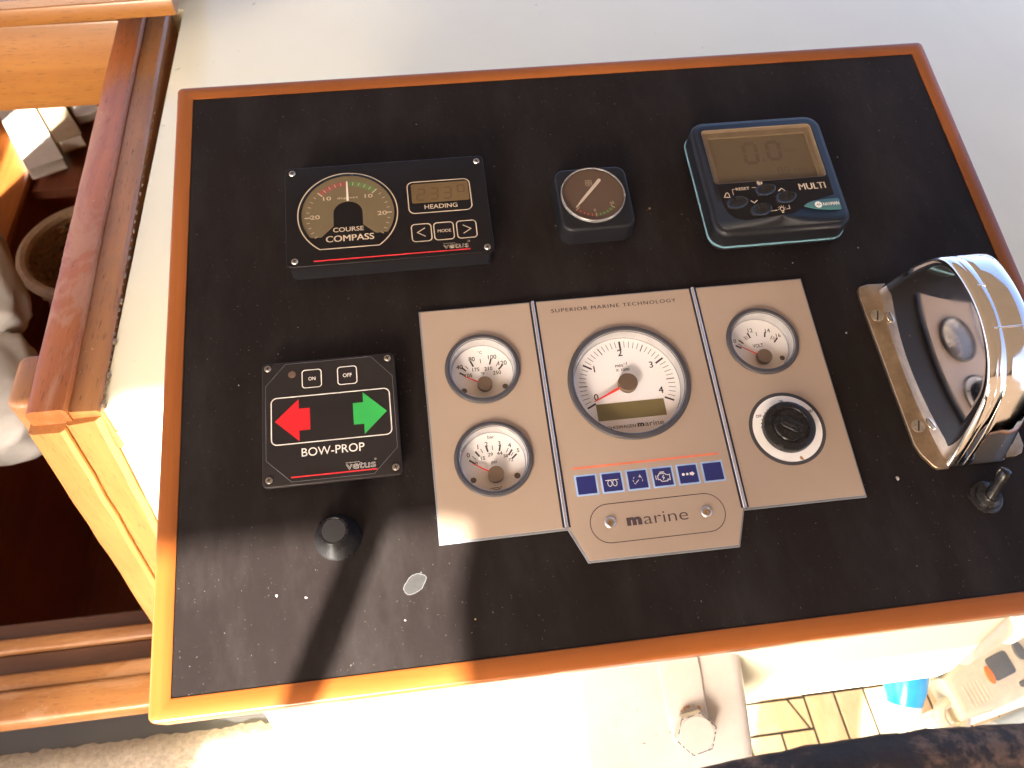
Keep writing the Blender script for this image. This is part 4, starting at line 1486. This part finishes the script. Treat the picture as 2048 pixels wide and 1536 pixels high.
for i in range(6):
    x = 58.1 + 16.42 * i
    m = MB()
    m.prism(rrect(x - 1.1, -56.0, x + 13.2, -42.2, 0.4, 2), 2.95, 3.14)
    e = d.part('tile_border', m, 'blue_edge')
    m = MB()
    m.prism(rrect(x, -54.9, x + 12.1, -43.3, 0.2, 2), 3.1, 3.25)
    t = d.part('warning_tile', m, 'blue')
    cx, cy = x + 6.05, -49.1
    zI = 3.34
    m = MB()
    if i == 1:
        for s in (-1.6, 1.6):
            m.stroke(circle(cx + s, cy - 0.6, 1.35, 18, ry=2.0), 0.4, zI, True)
        m.stroke([(cx - 4.2, cy + 1.5), (cx - 1.6, cy + 1.5)], 0.4, zI)
        m.stroke([(cx + 1.6, cy + 1.5), (cx + 4.2, cy + 1.5)], 0.4, zI)
        m.stroke([(cx - 1.6, cy + 1.5), (cx + 1.6, cy + 1.5)], 0.35, zI)
    elif i == 2:
        for a0 in (130, 170, 210, 20, -20):
            m.stroke(circle(cx, cy - 0.5, 3.0, 5, a0, a0 + 26), 0.4, zI)
        m.stroke([(cx - 1.4, cy - 2.2), (cx + 0.6, cy - 0.3)], 0.5, zI)
        m.flat([(cx + 0.7, cy + 1.4), (cx + 2.6, cy + 1.2), (cx + 1.8, cy + 3.2)], zI)
    elif i == 3:
        eng = [(-3.4, -1.6), (-2.2, -1.6), (-1.2, -3.0), (2.6, -3.0), (2.8, -1.8), (4.2, -2.4), (4.4, 1.2), (3.2, 1.0), (2.2, 1.2), (1.2, 2.2), (-2.2, 2.2), (-2.8, 1.0), (-3.4, 1.0)]
        m.stroke([(cx + a, cy + b) for a, b in eng], 0.5, zI, True)
        m.stroke([(cx - 4.6, cy - 1.6), (cx - 4.6, cy + 1.2)], 0.5, zI)
        m.stroke([(cx - 1.8, cy + 3.1), (cx + 1.2, cy + 3.1)], 0.6, zI)
        m.stroke([(cx + 0.6, cy + 1.2), (cx - 0.4, cy - 0.3), (cx + 0.7, cy - 0.5), (cx - 0.2, cy - 1.9)], 0.45, zI)
    elif i == 4:
        m.flat(circle(cx - 3.2, cy, 0.95, 16), zI)
        m.flat(circle(cx - 0.6, cy, 0.85, 16), zI)
        m.flat([(cx + 1.0, cy - 0.9), (cx + 2.6, cy - 0.9), (cx + 2.6, cy - 1.6), (cx + 4.2, cy), (cx + 2.6, cy + 1.6), (cx + 2.6, cy + 0.9), (cx + 1.0, cy + 0.9)], zI)
    if m.v:
        d.part('warning_symbol', m, 'print_white', t)
for x, y in ((74.9, -74.4), (136.2, -74.6)):
    m = MB()
    m.lathe([(3.6, 3.0), (3.55, 3.6), (3.0, 4.2), (2.4, 4.4), (2.3, 3.9), (1.3, 3.8), (1.2, 3.2), (0.01, 3.1)], x, y, 24)
    s = d.part('socket_screw', m, 'screw')
    m = MB()
    m.flat(circle(x, y, 1.2, 14), 3.25)
    d.part('screw_socket', m, 'rust', s)

# ------------------------------------------------------------------ round gauges set into the engine panel
def gauge(name, label, cx, cy, r, dial_z=-4.5):
    g = Dev(name, label, 'gauge', cx, cy)
    k = r / 25.1
    m = MB()
    ri = r - 2.9 * (1.0 if r < 30 else 1.2)
    m.lathe([(r - 1.3, 3.0), (r, 3.1), (r, 4.2), (r - 0.6, 5.0), (ri + 0.7, 5.2), (ri + 0.1, 4.8), (ri, 4.0)], cx, cy, 72)
    g.part('bezel', m, 'bezel')
    m = MB()
    m.lathe([(ri + 0.05, 4.3), (ri - 0.2, 3.4), (ri - 0.6, 1.2), (ri - 0.9, 0.6), (ri - 1.2, dial_z + 0.5)], cx, cy, 72)
    m.lathe([(ri - 1.2, dial_z + 0.5), (ri - 1.7, dial_z + 0.5), (ri - 1.7, dial_z)], cx, cy, 72)
    g.part('inner_wall', m, 'wall')
    m = MB()
    m.flat(circle(cx, cy, ri - 1.0, 64), dial_z)
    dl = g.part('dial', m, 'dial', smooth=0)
    m = MB()
    m.lathe([(ri + 0.05, 3.6), (ri * 0.75, 3.9), (ri * 0.4, 4.05), (0.01, 4.1)], cx, cy, 56)
    g.part('lens', m, 'glass')
    m = MB()
    m.lathe([(ri + 0.02, 3.75), (ri - 0.5, 4.1), (ri - 0.9, 3.8)], cx, cy, 72)
    g.part('lens_rim', m, 'rim')
    return g, dl

def tick(m, px, py, r0, r1, ang, w_, z):
    a = math.radians(ang)
    m.stroke([(px + r0 * math.cos(a), py + r0 * math.sin(a)), (px + r1 * math.cos(a), py + r1 * math.sin(a))], w_, z)

def needle(g, dl, px, py, length, ang, w_, z, hub_r, hub_h):
    a = math.radians(ang)
    dv = Vector((math.cos(a), math.sin(a))); nv = Vector((-dv.y, dv.x))
    c = Vector((px, py))
    pts = [c + nv * w_, c - nv * w_, c + dv * length - nv * w_ * 0.3, c + dv * length + nv * w_ * 0.3]
    m = MB()
    m.prism([(p.x, p.y) for p in reversed(pts)] if False else [(p.x, p.y) for p in pts], z, z + 0.45)
    g.part('needle', m, 'needle', dl)
    m = MB()
    m.lathe([(hub_r, dl_z(z)), (hub_r, hub_h - 0.3), (hub_r - 0.3, hub_h), (0.01, hub_h)], px, py, 36)
    g.part('hub', m, 'hub', dl)
def dl_z(z):
    return z - 1.0

# tachometer
DZ = -4.5
g, dl = gauge('tachometer', 'large round white tachometer in the middle of the beige engine panel', 103.8, 18.5, 41.2, DZ)
zD = DZ + 0.15
tx, ty = 104.1, 19.4
m = MB()
A0, A1 = 206.0, -26.0
for i in range(41):
    a = A0 + (A1 - A0) * i / 40
    if i % 10 == 0:
        tick(m, tx, ty, 26.2, 32.8, a, 1.25, zD)
    elif i % 5 == 0:
        tick(m, tx, ty, 27.2, 32.8, a, 0.62, zD)
    else:
        tick(m, tx, ty, 28.0, 32.8, a, 0.36, zD)
for s, x, y, hh in (('0', 81.6, 13.6, 4.8), ('1', 83.6, 34.2, 4.8), ('2', 103.2, 44.6, 5.0), ('3', 123.0, 33.6, 4.8), ('4', 126.0, 14.4, 4.8)):
    m.text(s, zD, xc=x, y0=y - hh / 2 - 1.0, y1=y + hh / 2 - 1.0, bold=0.014)
m.text('min', zD, x0=98.2, x1=103.6, y0=33.0, y1=35.4, bold=0.014)
m.text('-1', zD, x0=104.0, x1=106.6, y0=34.4, y1=36.2, bold=0.014)
m.text('X 1000', zD, x0=98.0, x1=107.6, y0=29.8, y1=31.8, bold=0.014)
m.text('VOLKSWAGEN', zD, x0=83.0, x1=104.4, y0=-11.2, y1=-9.0, bold=0.006)
m.text('m', zD, x0=105.6, x1=110.2, y0=-11.2, y1=-8.6, bold=0.05)
m.text('arine', zD, x0=110.8, x1=123.6, y0=-11.2, y1=-7.9)
g.part('printed_scale', m, 'print_black', dl)
m = MB()
m.prism([(80.4, -4.8), (126.6, -4.8), (126.6, 7.2), (80.4, 7.2)], DZ + 0.05, DZ + 0.2)
g.part('screen', m, 'lcd_olive', dl)
needle(g, dl, tx - 0.3, ty, 26.5, 204.0, 1.15, -2.2, 6.6, 0.6)

def small_scale(px, py, spec, m, zD, r_in=14.6):
    pass
# coolant temperature
g, dl = gauge('temperature_gauge', 'round white coolant temperature gauge, upper left on the beige engine panel', 7.8, 38.0, 25.1, DZ)
hx, hy = 8.4, 28.8
m = MB()
for a, w_, r0, r1 in ((145, 1.1, 15.2, 19.4), (133.5, 1.0, 16.6, 20.6), (126, 0.45, 16.6, 19.4), (112.5, 1.1, 16.0, 20.4), (93, 0.5, 16.8, 20.0), (72, 1.1, 16.0, 20.4), (56, 0.5, 16.4, 19.6), (46, 1.1, 15.2, 19.6)):
    tick(m, hx, hy, r0, r1, a, w_, zD)
for s, x, y, hh in (('40', -7.2, 44.1, 3.2), ('80', 1.7, 49.3, 3.2), ('100', 15.7, 49.5, 3.2), ('120', 22.2, 44.4, 3.2), ('105', -1.5, 37.3, 2.7), ('175', 3.7, 41.2, 2.7), ('210', 12.2, 41.1, 2.7), ('250', 17.6, 37.6, 2.7)):
    m.text(s, zD, xc=x, y0=y - hh / 2, y1=y + hh / 2, bold=0.012)
m.text('\u00b0C', zD, xc=7.6, y0=52.6, y1=54.8, bold=0.004)
m.text('\u00b0F', zD, xc=8.0, y0=36.6, y1=38.9, bold=0.01)
g.part('printed_scale', m, 'print_black', dl)
needle(g, dl, hx, hy, 15.2, 151.0, 0.55, -2.4, 5.0, 0.2)
m = MB()
m.flat(circle(-5.6, 26.4, 1.9, 20), zD); m.flat(circle(22.0, 27.0, 1.9, 20), zD)
g.part('lamp_dot', m, 'hub', dl)
# oil pressure
g, dl = gauge('oil_pressure_gauge', 'round white oil pressure gauge, lower left on the beige engine panel', 7.9, -25.5, 25.1, DZ)
hx, hy = 8.6, -34.4
m = MB()
for a, w_, r0, r1 in ((143, 1.1, 15.6, 20.0), (133, 0.45, 17.0, 20.0), (123, 1.1, 16.6, 21.0), (112.5, 0.45, 17.4, 20.6), (101.5, 1.1, 16.8, 21.2), (90.5, 0.45, 17.4, 20.6), (76, 1.1, 16.8, 21.2), (60.5, 0.45, 17.2, 20.4), (53, 1.1, 16.0, 20.6), (48, 0.5, 16.6, 19.4), (41.5, 1.1, 15.4, 20.0)):
    tick(m, hx, hy, r0, r1, a, w_, zD)
for s, x, y, hh in (('0', -7.6, -18.8, 3.1), ('1', -0.9, -13.8, 3.1), ('2', 4.8, -12.5, 3.1), ('3', 13.2, -12.8, 3.1), ('4', 19.6, -14.8, 3.0), ('5', 24.8, -18.8, 2.8), ('0', -3.0, -25.0, 2.4), ('15', 1.6, -21.8, 2.5), ('29', 6.6, -19.8, 2.5), ('44', 12.6, -19.6, 2.5), ('58', 16.4, -21.8, 2.2), ('72', 19.4, -24.8, 2.2)):
    m.text(s, zD, xc=x, y0=y - hh / 2, y1=y + hh / 2, bold=0.012)
m.text('bar', zD, xc=8.2, y0=-9.0, y1=-6.6, bold=0.004)
m.text('psi', zD, xc=8.4, y0=-26.8, y1=-23.8, bold=0.004)
m.stroke([(4.0, -42.4), (6.0, -42.4), (6.6, -43.6), (9.6, -43.6), (11.6, -41.6)], 0.4, zD)
m.stroke([(6.0, -42.4), (9.0, -42.2), (9.8, -43.0)], 0.4, zD)
g.part('printed_scale', m, 'print_black', dl)
needle(g, dl, hx, hy, 16.6, 147.5, 0.6, -2.4, 5.2, 0.2)
m = MB()
m.flat(circle(-6.0, -35.9, 1.9, 20), zD); m.flat(circle(22.2, -35.8, 2.0, 20), zD)
g.part('lamp_dot', m, 'hub', dl)
# voltmeter
g, dl = gauge('voltmeter', 'round white volt gauge, upper right on the beige engine panel', 200.9, 38.9, 25.1, DZ)
hx, hy = 201.4, 29.2
m = MB()
for a, w_, r0, r1 in ((145, 1.2, 16.0, 20.4), (139, 0.45, 16.6, 19.4), (131, 1.0, 16.6, 20.6), (118, 0.45, 17.0, 20.2), (107, 1.1, 17.0, 21.4), (90, 0.5, 17.4, 20.4), (72, 1.1, 16.8, 21.0), (57, 0.5, 16.6, 19.8), (46, 1.1, 15.8, 20.4)):
    tick(m, hx, hy, r0, r1, a, w_, zD)
for s, x, y, hh in (('10', 184.2, 44.4, 2.9), ('12', 197.6, 51.4, 3.1), ('14', 209.8, 50.0, 3.0), ('16', 216.6, 45.6, 3.0)):
    m.text(s, zD, xc=x, y0=y - hh / 2, y1=y + hh / 2, bold=0.008)
m.text('VOLT', zD, x0=196.6, x1=204.0, y0=37.8, y1=40.6, bold=0.01)
g.part('printed_scale', m, 'print_black', dl)
m = MB()
for a in (112.0, 115.0, 50.0, 53.0):
    tick(m, hx, hy, 17.0, 20.0, a, 0.35, zD)
g.part('red_marks', m, 'dial_red', dl)
needle(g, dl, hx, hy, 17.0, 146.0, 0.5, -2.4, 5.2, 0.2)
m = MB()
m.flat(circle(215.0, 28.2, 1.8, 20), zD)
g.part('lamp_dot', m, 'hub', dl)

# ------------------------------------------------------------------ ignition switch
d = Dev('ignition_switch', 'black ignition switch with white ring, lower right on the beige engine panel', 'switch', 201.7, -25.6)
kx, ky = 201.7, -25.6
m = MB()
m.lathe([(25.4, 3.0), (25.4, 3.5), (23.2, 3.6), (23.0, 3.3)], kx, ky, 64)
d.part('outer_ring', m, 'bezel')
m = MB()
m.lathe([(23.1, 3.4), (14.0, 3.7), (13.0, 3.7)], kx, ky, 64)
wr = d.part('white_ring', m, 'key_white')
m = MB()
m.text('OFF', 3.85, xc=184.6, y0=-16.4, y1=-14.4, w=3.8, bold=0.02)
m.text('ON', 3.95, xc=201.9, y0=-7.6, y1=-5.6, w=2.8, bold=0.02)
m.text('START', 3.85, xc=219.2, y0=-16.6, y1=-14.6, w=5.2, bold=0.02)
d.part('lettering', m, 'print_black', wr)
m = MB()
random.seed(4)
for (x, y, r) in ((205.4, -46.6, 1.5), (206.2, -47.6, 0.8)):
    m.flat([(x + r * random.uniform(0.5, 1.1) * math.cos(a), y + r * random.uniform(0.5, 1.1) * math.sin(a)) for a in [i * math.pi / 6 for i in range(12)]], 3.72)
for k in range(9):
    a = math.radians(100 + k * 9)
    m.flat(circle(kx + 17.3 * math.cos(a), ky + 17.3 * math.sin(a), 0.5, 8), 3.84)
d.part('rust_spot', m, 'rust', wr)
m = MB()
m.lathe([(17.2, 3.7), (17.2, 7.4), (16.8, 8.6), (15.6, 9.3), (12.4, 9.5), (11.9, 8.8), (11.0, 8.8), (10.4, 9.6), (0.01, 9.8)], kx, ky, 56)
d.part('lock_body', m, 'rubber')
m = MB()
c_, s_ = math.cos(math.radians(-34)), math.sin(math.radians(-34))
kp = rrect(-7.6, -3.6, 7.6, 3.6, 3.4, 5)
m.prism([(kx + x * c_ - y * s_, ky + x * s_ + y * c_) for x, y in kp], 9.6, 11.4, 0.6)
kk = d.part('key_cover', m, 'rubber')
m = MB()
m.stroke([(kx - 5 * c_ + 1.2 * s_, ky - 5 * s_ - 1.2 * c_), (kx + 4.4 * c_ + 1.2 * s_, ky + 4.4 * s_ - 1.2 * c_)], 0.6, 11.55)
d.part('key_slot', m, 'bezel', kk)

# ------------------------------------------------------------------ rubber push knob
d = Dev('push_knob', 'round black rubber knob at the edge of the sunlight, lower left', 'knob', -92.0, -64.0)
m = MB()
m.lathe([(14.4, 0.1), (14.4, 1.0), (13.4, 3.2), (11.8, 7.0), (10.0, 11.0), (8.9, 14.6), (8.6, 16.0), (8.2, 16.7), (7.6, 16.9), (7.2, 16.5), (0.01, 16.3)], -92.0, -64.0, 48)
d.part('boot', m, 'rubber')
m = MB()
m.lathe([(7.2, 16.55), (7.0, 16.9), (6.2, 17.0), (0.01, 16.9)], -92.0, -64.0, 40)
d.part('cap', m, 'knob_cap')

# ------------------------------------------------------------------ toggle switch
d = Dev('toggle_switch', 'small black toggle switch with rubber boot below the chrome control', 'switch', 319.2, -85.0)
tx, ty = 319.5, -85.0
m = MB()
m.lathe([(10.8, 0.05), (10.6, 1.4), (9.4, 2.2), (8.2, 2.4), (8.0, 4.6), (7.0, 5.6), (5.6, 6.2), (4.6, 7.4), (0.01, 7.8)], tx, ty, 36)
d.part('collar', m, 'rubber')
m = MB()
m.tube([(tx, ty, 5.5), (tx + 1.0, ty + 3.0, 11.0), (tx + 2.2, ty + 6.6, 17.5), (tx + 3.0, ty + 9.2, 22.0), (tx + 3.3, ty + 10.2, 23.6), (tx + 3.4, ty + 10.6, 24.4)], [4.2, 3.6, 3.9, 4.1, 3.4, 1.6], 18)
d.part('lever', m, 'rubber')

# ------------------------------------------------------------------ engine control (chrome housing)
d = Dev('engine_control', 'polished chrome engine control housing with brass flanges at the right edge', 'throttle control', 319.0, 5.0)
prof = [(-63.0, 3.0), (-62.2, 5.0), (-54.9, 19.8), (-46.7, 34.7), (-36.6, 50.3), (-30.0, 57.0), (-22.0, 62.1), (-14.0, 66.2), (-5.2, 69.1), (6.0, 71.4), (17.3, 72.2), (30.0, 71.2), (42.6, 68.6), (52.0, 65.4), (58.5, 61.5), (62.5, 57.0), (65.5, 51.0), (68.4, 41.0), (70.6, 28.0), (71.6, 14.0), (71.9, 3.0)]
def smooth_profile(pr, it=2):
    for _ in range(it):
        q = [pr[0]]
        for a, b in zip(pr, pr[1:]):
            q += [(a[0] * .75 + b[0] * .25, a[1] * .75 + b[1] * .25), (a[0] * .25 + b[0] * .75, a[1] * .25 + b[1] * .75)]
        q.append(pr[-1])
        pr = q
    return pr
sp = smooth_profile(prof, 2)
def prof_in(dd):
    out = []
    n = len(sp)
    for i, (y, z) in enumerate(sp):
        a, b = sp[max(0, i - 1)], sp[min(n - 1, i + 1)]
        t = Vector((b[0] - a[0], b[1] - a[1])).normalized()
        out.append((y + t.y * dd, max(3.0, z - t.x * dd)))
    return out
def cheek_x(y, z):                      # bowed, leaning side cheek
    return 298.5 + math.tan(math.radians(14.6)) * (z - 3.0) - 6.5 * (1 - ((y - 22.0) / 75.0) ** 2)
XRIGHT = 341.0
def ring_at(dd, xo, t=0.0):
    out = []
    for y, z in prof_in(dd):
        x = cheek_x(y, z) + xo
        out.append((x + (XRIGHT - x) * t, y, z))
    return out
# cheek face as a grid between the two sides of the arch, then a rolled rim
fp_ = prof_in(3.0)
nf = len(fp_)
half_n = nf // 2
m = MB()
rows = []
for i in range(half_n + 1):
    (ya, za), (yb, zb) = fp_[i], fp_[nf - 1 - i]
    rows.append([(cheek_x(ya + (yb - ya) * k / 24, za + (zb - za) * k / 24), ya + (yb - ya) * k / 24, za + (zb - za) * k / 24) for k in range(25)])
m.loft(rows, False, False, closed=False)
rings = [[(cheek_x(y, z), y, z) for y, z in fp_]]
for dd, xo in ((2.6, -0.25), (2.0, -0.35), (1.3, -0.1), (0.6, 0.6), (0.15, 1.6), (0.0, 2.8), (0.0, 4.6)):
    rings.append(ring_at(dd, xo))
m.loft(rings, False, False, closed=False)
d.part('side_cheek', m, 'chrome', smooth=50)
m = MB()
m.loft([ring_at(0.8, 4.5), ring_at(0.3, 4.75), ring_at(0.05, 5.1), ring_at(0.0, 5.8), ring_at(0.0, 9.6), ring_at(0.1, 10.0), ring_at(0.5, 10.3)], False, False, closed=False)
d.part('seam_band', m, 'chrome')
m = MB()
m.loft([ring_at(0.9, 10.1), ring_at(0.4, 10.35), ring_at(0.1, 10.8), ring_at(0.0, 12.0, 0.1), ring_at(0.0, 12.0, 0.35), ring_at(0.0, 12.0, 0.6), ring_at(0.3, 12.0, 0.85), ring_at(1.2, 12.0, 0.95), ring_at(3.0, 12.0, 1.0)], False, False, closed=False)
lr = ring_at(3.0, 12.0, 1.0)
m.add(lr, [tuple(range(len(lr)))])
d.part('dome', m, 'chrome')
for k, xe in ((0.55, 10.4), (0.44, 24.0)):
    j = int(len(sp) * k)
    y, z = sp[j]
    m = MB()
    x0_ = cheek_x(y, z) + 5.0
    m.tube([(x0_, y, z - 0.1), (x0_ + xe - 5.0, y, z + 0.15)], 0.55, 8)
    d.part('joint_lip', m, 'chrome')
fl = [(281.6, 74.4), (280.0, 72.0), (279.4, 66.0), (279.6, 58.0), (283.0, -46.0), (285.5, -53.0), (291.0, -61.5), (294.0, -63.6), (301.0, -63.6), (301.0, 75.2), (288.0, 75.8)]
m = MB()
m.prism(fl, 0.05, 3.0, 0.8, 3)
fo = d.part('flange', m, 'brass')
fr = [(337.0, -60.6), (348.0, -60.8), (353.0, -59.0), (356.2, -54.0), (358.0, 60.0), (355.0, 72.0), (337.0, 73.0)]
m = MB()
m.prism(fr, 0.05, 3.0, 0.8, 3)
d.part('flange', m, 'brass')
for x, y in ((287.2, 50.0), (289.6, -33.4)):
    m = MB()
    m.lathe([(4.6, 2.95), (4.5, 3.4), (3.6, 3.7), (0.01, 3.85)], x, y, 28)
    s = d.part('slotted_screw', m, 'screw', fo)
    m = MB()
    m.stroke([(x + 1.2, y + 3.6), (x - 1.2, y - 3.6)], 1.0, 3.9)
    d.part('slot', m, 'groove', s)

# ================================================================== STEERING HOUSING AND WHEEL, FOREGROUND RIGHT
HA = math.radians(30)
HM = Matrix.Translation((0.1232, -0.1706, -0.130)) @ Matrix.Rotation(HA, 4, 'X')
hs = thing('steering_housing', 'white painted steel steering gear housing with rusty bolt below the console front', 'housing', (0, 0, 0), HM)
m = MB()
body = rrect(-78, -36, 41, 56, 17, 8)
m.prism(body, -60, 0, 9, 6)
hb = m.build('housing_block', 'steel_white', hs, 0.001)
m = MB()
rb = [(-20.5, 60), (-14.5, -6), (-13, -9), (9, -9), (11.5, -4), (10.5, 12), (9, 60)]
m.prism(rb, -0.5, 3.2, 1.2, 3)
m.build('strap', 'steel_white', hs, 0.001)
m = MB()
m.prism(circle(-0.4, -1.2, 14.0, 6, 12.0), 3.0, 11.0, 0.6, 2)
bolt = m.build('hex_bolt', 'steel_white', hs, 0.001)
m = MB()
m.lathe([(11.6, 10.95), (11.2, 11.5), (0.01, 11.6)], -0.4, -1.2, 36)
m.build('bolt_face', 'steel_white', bolt, 0.001)
m = MB()
hexp = [(-0.4 + 13.6 * math.cos(math.radians(12 + 60 * i)), -1.2 + 13.6 * math.sin(math.radians(12 + 60 * i))) for i in range(6)]
random.seed(21)
for i in range(6):
    a, b = Vector(hexp[i]), Vector(hexp[(i + 1) % 6])
    for k in range(9):
        if random.random() < 0.72:
            p, q = a.lerp(b, k / 9), a.lerp(b, (k + 1) / 9)
            m.stroke([tuple(p), tuple(q)], random.uniform(0.35, 1.1), 11.05)  # dark broken strokes along the edges of the hex head
m.build('bolt_edge_strokes', 'grey_plastic', bolt, 0.001)
m = MB()
random.seed(9)
for k in range(26):
    a = math.radians(random.uniform(40, 190))
    x, y, r = -0.4 + 14.6 * math.cos(a), -1.2 + random.uniform(14.2, 16.4) * math.sin(a), random.uniform(0.3, 1.3)
    m.flat([(x + r * random.uniform(0.4, 1.2) * math.cos(b), y + r * random.uniform(0.4, 1.2) * math.sin(b)) for b in [i * math.pi / 5 for i in range(10)]], 3.3 if abs(x) < 9 else 0.1)
m.build('rust_marks', 'rust', hs, 0.001)

WC = Vector((0.15, -0.297, -0.2369))
WB = math.radians(80)
WM = Matrix.Translation(WC) @ Matrix.Rotation(WB, 4, 'X')
wl = thing('grab_rail', 'curved rail covered in dark worn brown leather along the bottom right edge', 'rail', WC, WM)
m = MB()
angs = [119 - 93 * i / 90 for i in range(91)]
path = [(0.30 * math.cos(math.radians(a)), 0.30 * math.sin(math.radians(a)), 0) for a in angs]
rad = [0.016 * min(1.0, 0.35 + 0.25 * i) + 0.0012 * mnoise.noise(Vector((i * 0.5, 0, 0))) for i in range(91)]
m.tube(path, rad, 22)
m.build('leather_cover', 'leather', wl, 1.0, smooth=80)
pe = WM.inverted() @ Vector((0.42, -0.30, -0.99))
m = MB()
m.tube([path[-1], (path[-1][0] + 0.008, path[-1][1] - 0.04, 0), tuple(pe)], 0.014, 14)
m.build('post', 'steel', wl, 1.0)

# ================================================================== COCKPIT THINGS BELOW, LOWER RIGHT
def frame_at(o, u, v):
    u = Vector(u).normalized()
    w = u.cross(Vector(v)).normalized()
    v = w.cross(u).normalized()
    M4 = Matrix((u, v, w)).transposed().to_4x4()
    return Matrix.Translation(o) @ M4
# hand-held radio handset
RM = frame_at((0.645, -0.040, -0.60), (0.95, 0.27, 0.0), (-0.27, 0.95, 0.25))
rd = thing('radio_handset', 'cream radio handset with grey screen and orange button at the lower right', 'radio', (0, 0, 0), RM)
m = MB()
m.prism([(-88, -30), (-40, -36), (60, -38), (150, -36), (150, 36), (40, 38), (-50, 34), (-88, 22)], -18, 18, 10, 5)
m.build('body', 'cream_plastic', rd, 0.001)
m = MB()
m.tube([(-86, 26, 10), (-45, 31, 15), (-10, 33, 17), (30, 36, 17), (150, 36, 17)], 3.0, 8)
m.build('side_trim', 'grey_plastic', rd, 0.001)
m = MB()
m.prism(rrect(-24, -8, 8, 20, 4, 4), 17.5, 19.5, 0.8)
ls = m.build('screen', 'grey_plastic', rd, 0.001)
m = MB()
m.prism(circle(-28, 2, 5, 20, ry=11), 17.5, 20, 0.8)
m.build('call_button', 'orange_plastic', rd, 0.001)
m = MB()
m.prism(circle(26, 12, 7, 24, ry=12), 17.5, 20.5, 1.0)
m.build('button', 'grey_plastic', rd, 0.001)
for k in range(3):
    m = MB()
    m.prism(rrect(2 + 30 * k, -26, 24 + 30 * k, -19, 3, 4), 17.5, 19.5, 0.8)
    m.build('button', 'grey_plastic', rd, 0.001)
m = MB()
for k in range(6):
    m.prism(rrect(-70 + 5.5 * k, -22, -68 + 5.5 * k, 6, 0.8, 2), 17.6, 18.6)
m.build('speaker_slots', 'cream_plastic', rd, 0.001)
m = MB()
m.lathe([(13, -6), (21, -4), (23, 2), (21, 8), (15, 10), (10, 6), (9, -6)], -92, -22, 32)
m.build('cord_ring', 'cream_plastic', rd, 0.001)
# blue and white bottle
A, B = Vector((0.524, -0.034, -0.600)), Vector((0.508, -0.099, -0.640))
BM = frame_at(A, (B - A).cross(Vector((0, 0, 1))), (0, 0, 1))
ax = (B - A).normalized()
BM = Matrix.Translation(A) @ ax.to_track_quat('Z', 'Y').to_matrix().to_4x4()
bt = thing('bottle', 'bright blue bottle with white neck hanging below the white console base', 'bottle', (0, 0, 0), BM)
m = MB()
m.lathe([(0.01, -90), (24, -88), (27, -80), (27, -10), (25.5, 14), (21, 32), (20, 34)], 0, 0, 40)
m.build('body', 'blue_plastic', bt, 0.001)
m = MB()
m.lathe([(20.5, 32), (21.5, 34), (20, 46), (15, 54), (9, 57), (6, 58)], 0, 0, 40, False, True)
m.build('neck', 'white_plastic', bt, 0.001)
m = MB()
m.tube([(0, 0, 56), (2, 0, 80), (3, 2, 120)], 6, 14)
m.build('spout', 'white_plastic', bt, 0.001)
# pipes over the cockpit sole
def pipe(label, pts, r, mat='grey_paint'):
    p0 = Vector(pts[0])
    o = thing('pipe', label, 'pipe', p0)
    m = MB()
    m.tube(pts, r, 20)
    wpart('tube', m, mat, o)
    for t in (0.3, 0.75):
        c = Vector(pts[0]).lerp(Vector(pts[-1]), t)
        dv = (Vector(pts[-1]) - Vector(pts[0])).normalized()
        m = MB()
        m.tube([c - dv * 0.012, c + dv * 0.012], r * 1.18, 20)
        wpart('clamp', m, 'white_plastic', o)
pipe('pale grey pipe running under the radio handset', [(0.50, -0.088, -0.86), (0.716, -0.030, -0.86), (0.95, 0.010, -0.86)], 0.020)
pipe('second pale grey pipe nearest the bottom right above the deck planks', [(0.66, -0.090, -0.88), (0.809, -0.052, -0.88), (1.0, -0.01, -0.88)], 0.018)
STRUT = [(0.405, -0.098, -0.27), (0.452, -0.080, -0.27), (0.60, -0.03, -0.27)]
pipe('cream strut under the right end of the console front', STRUT, 0.020, 'cream_plastic')
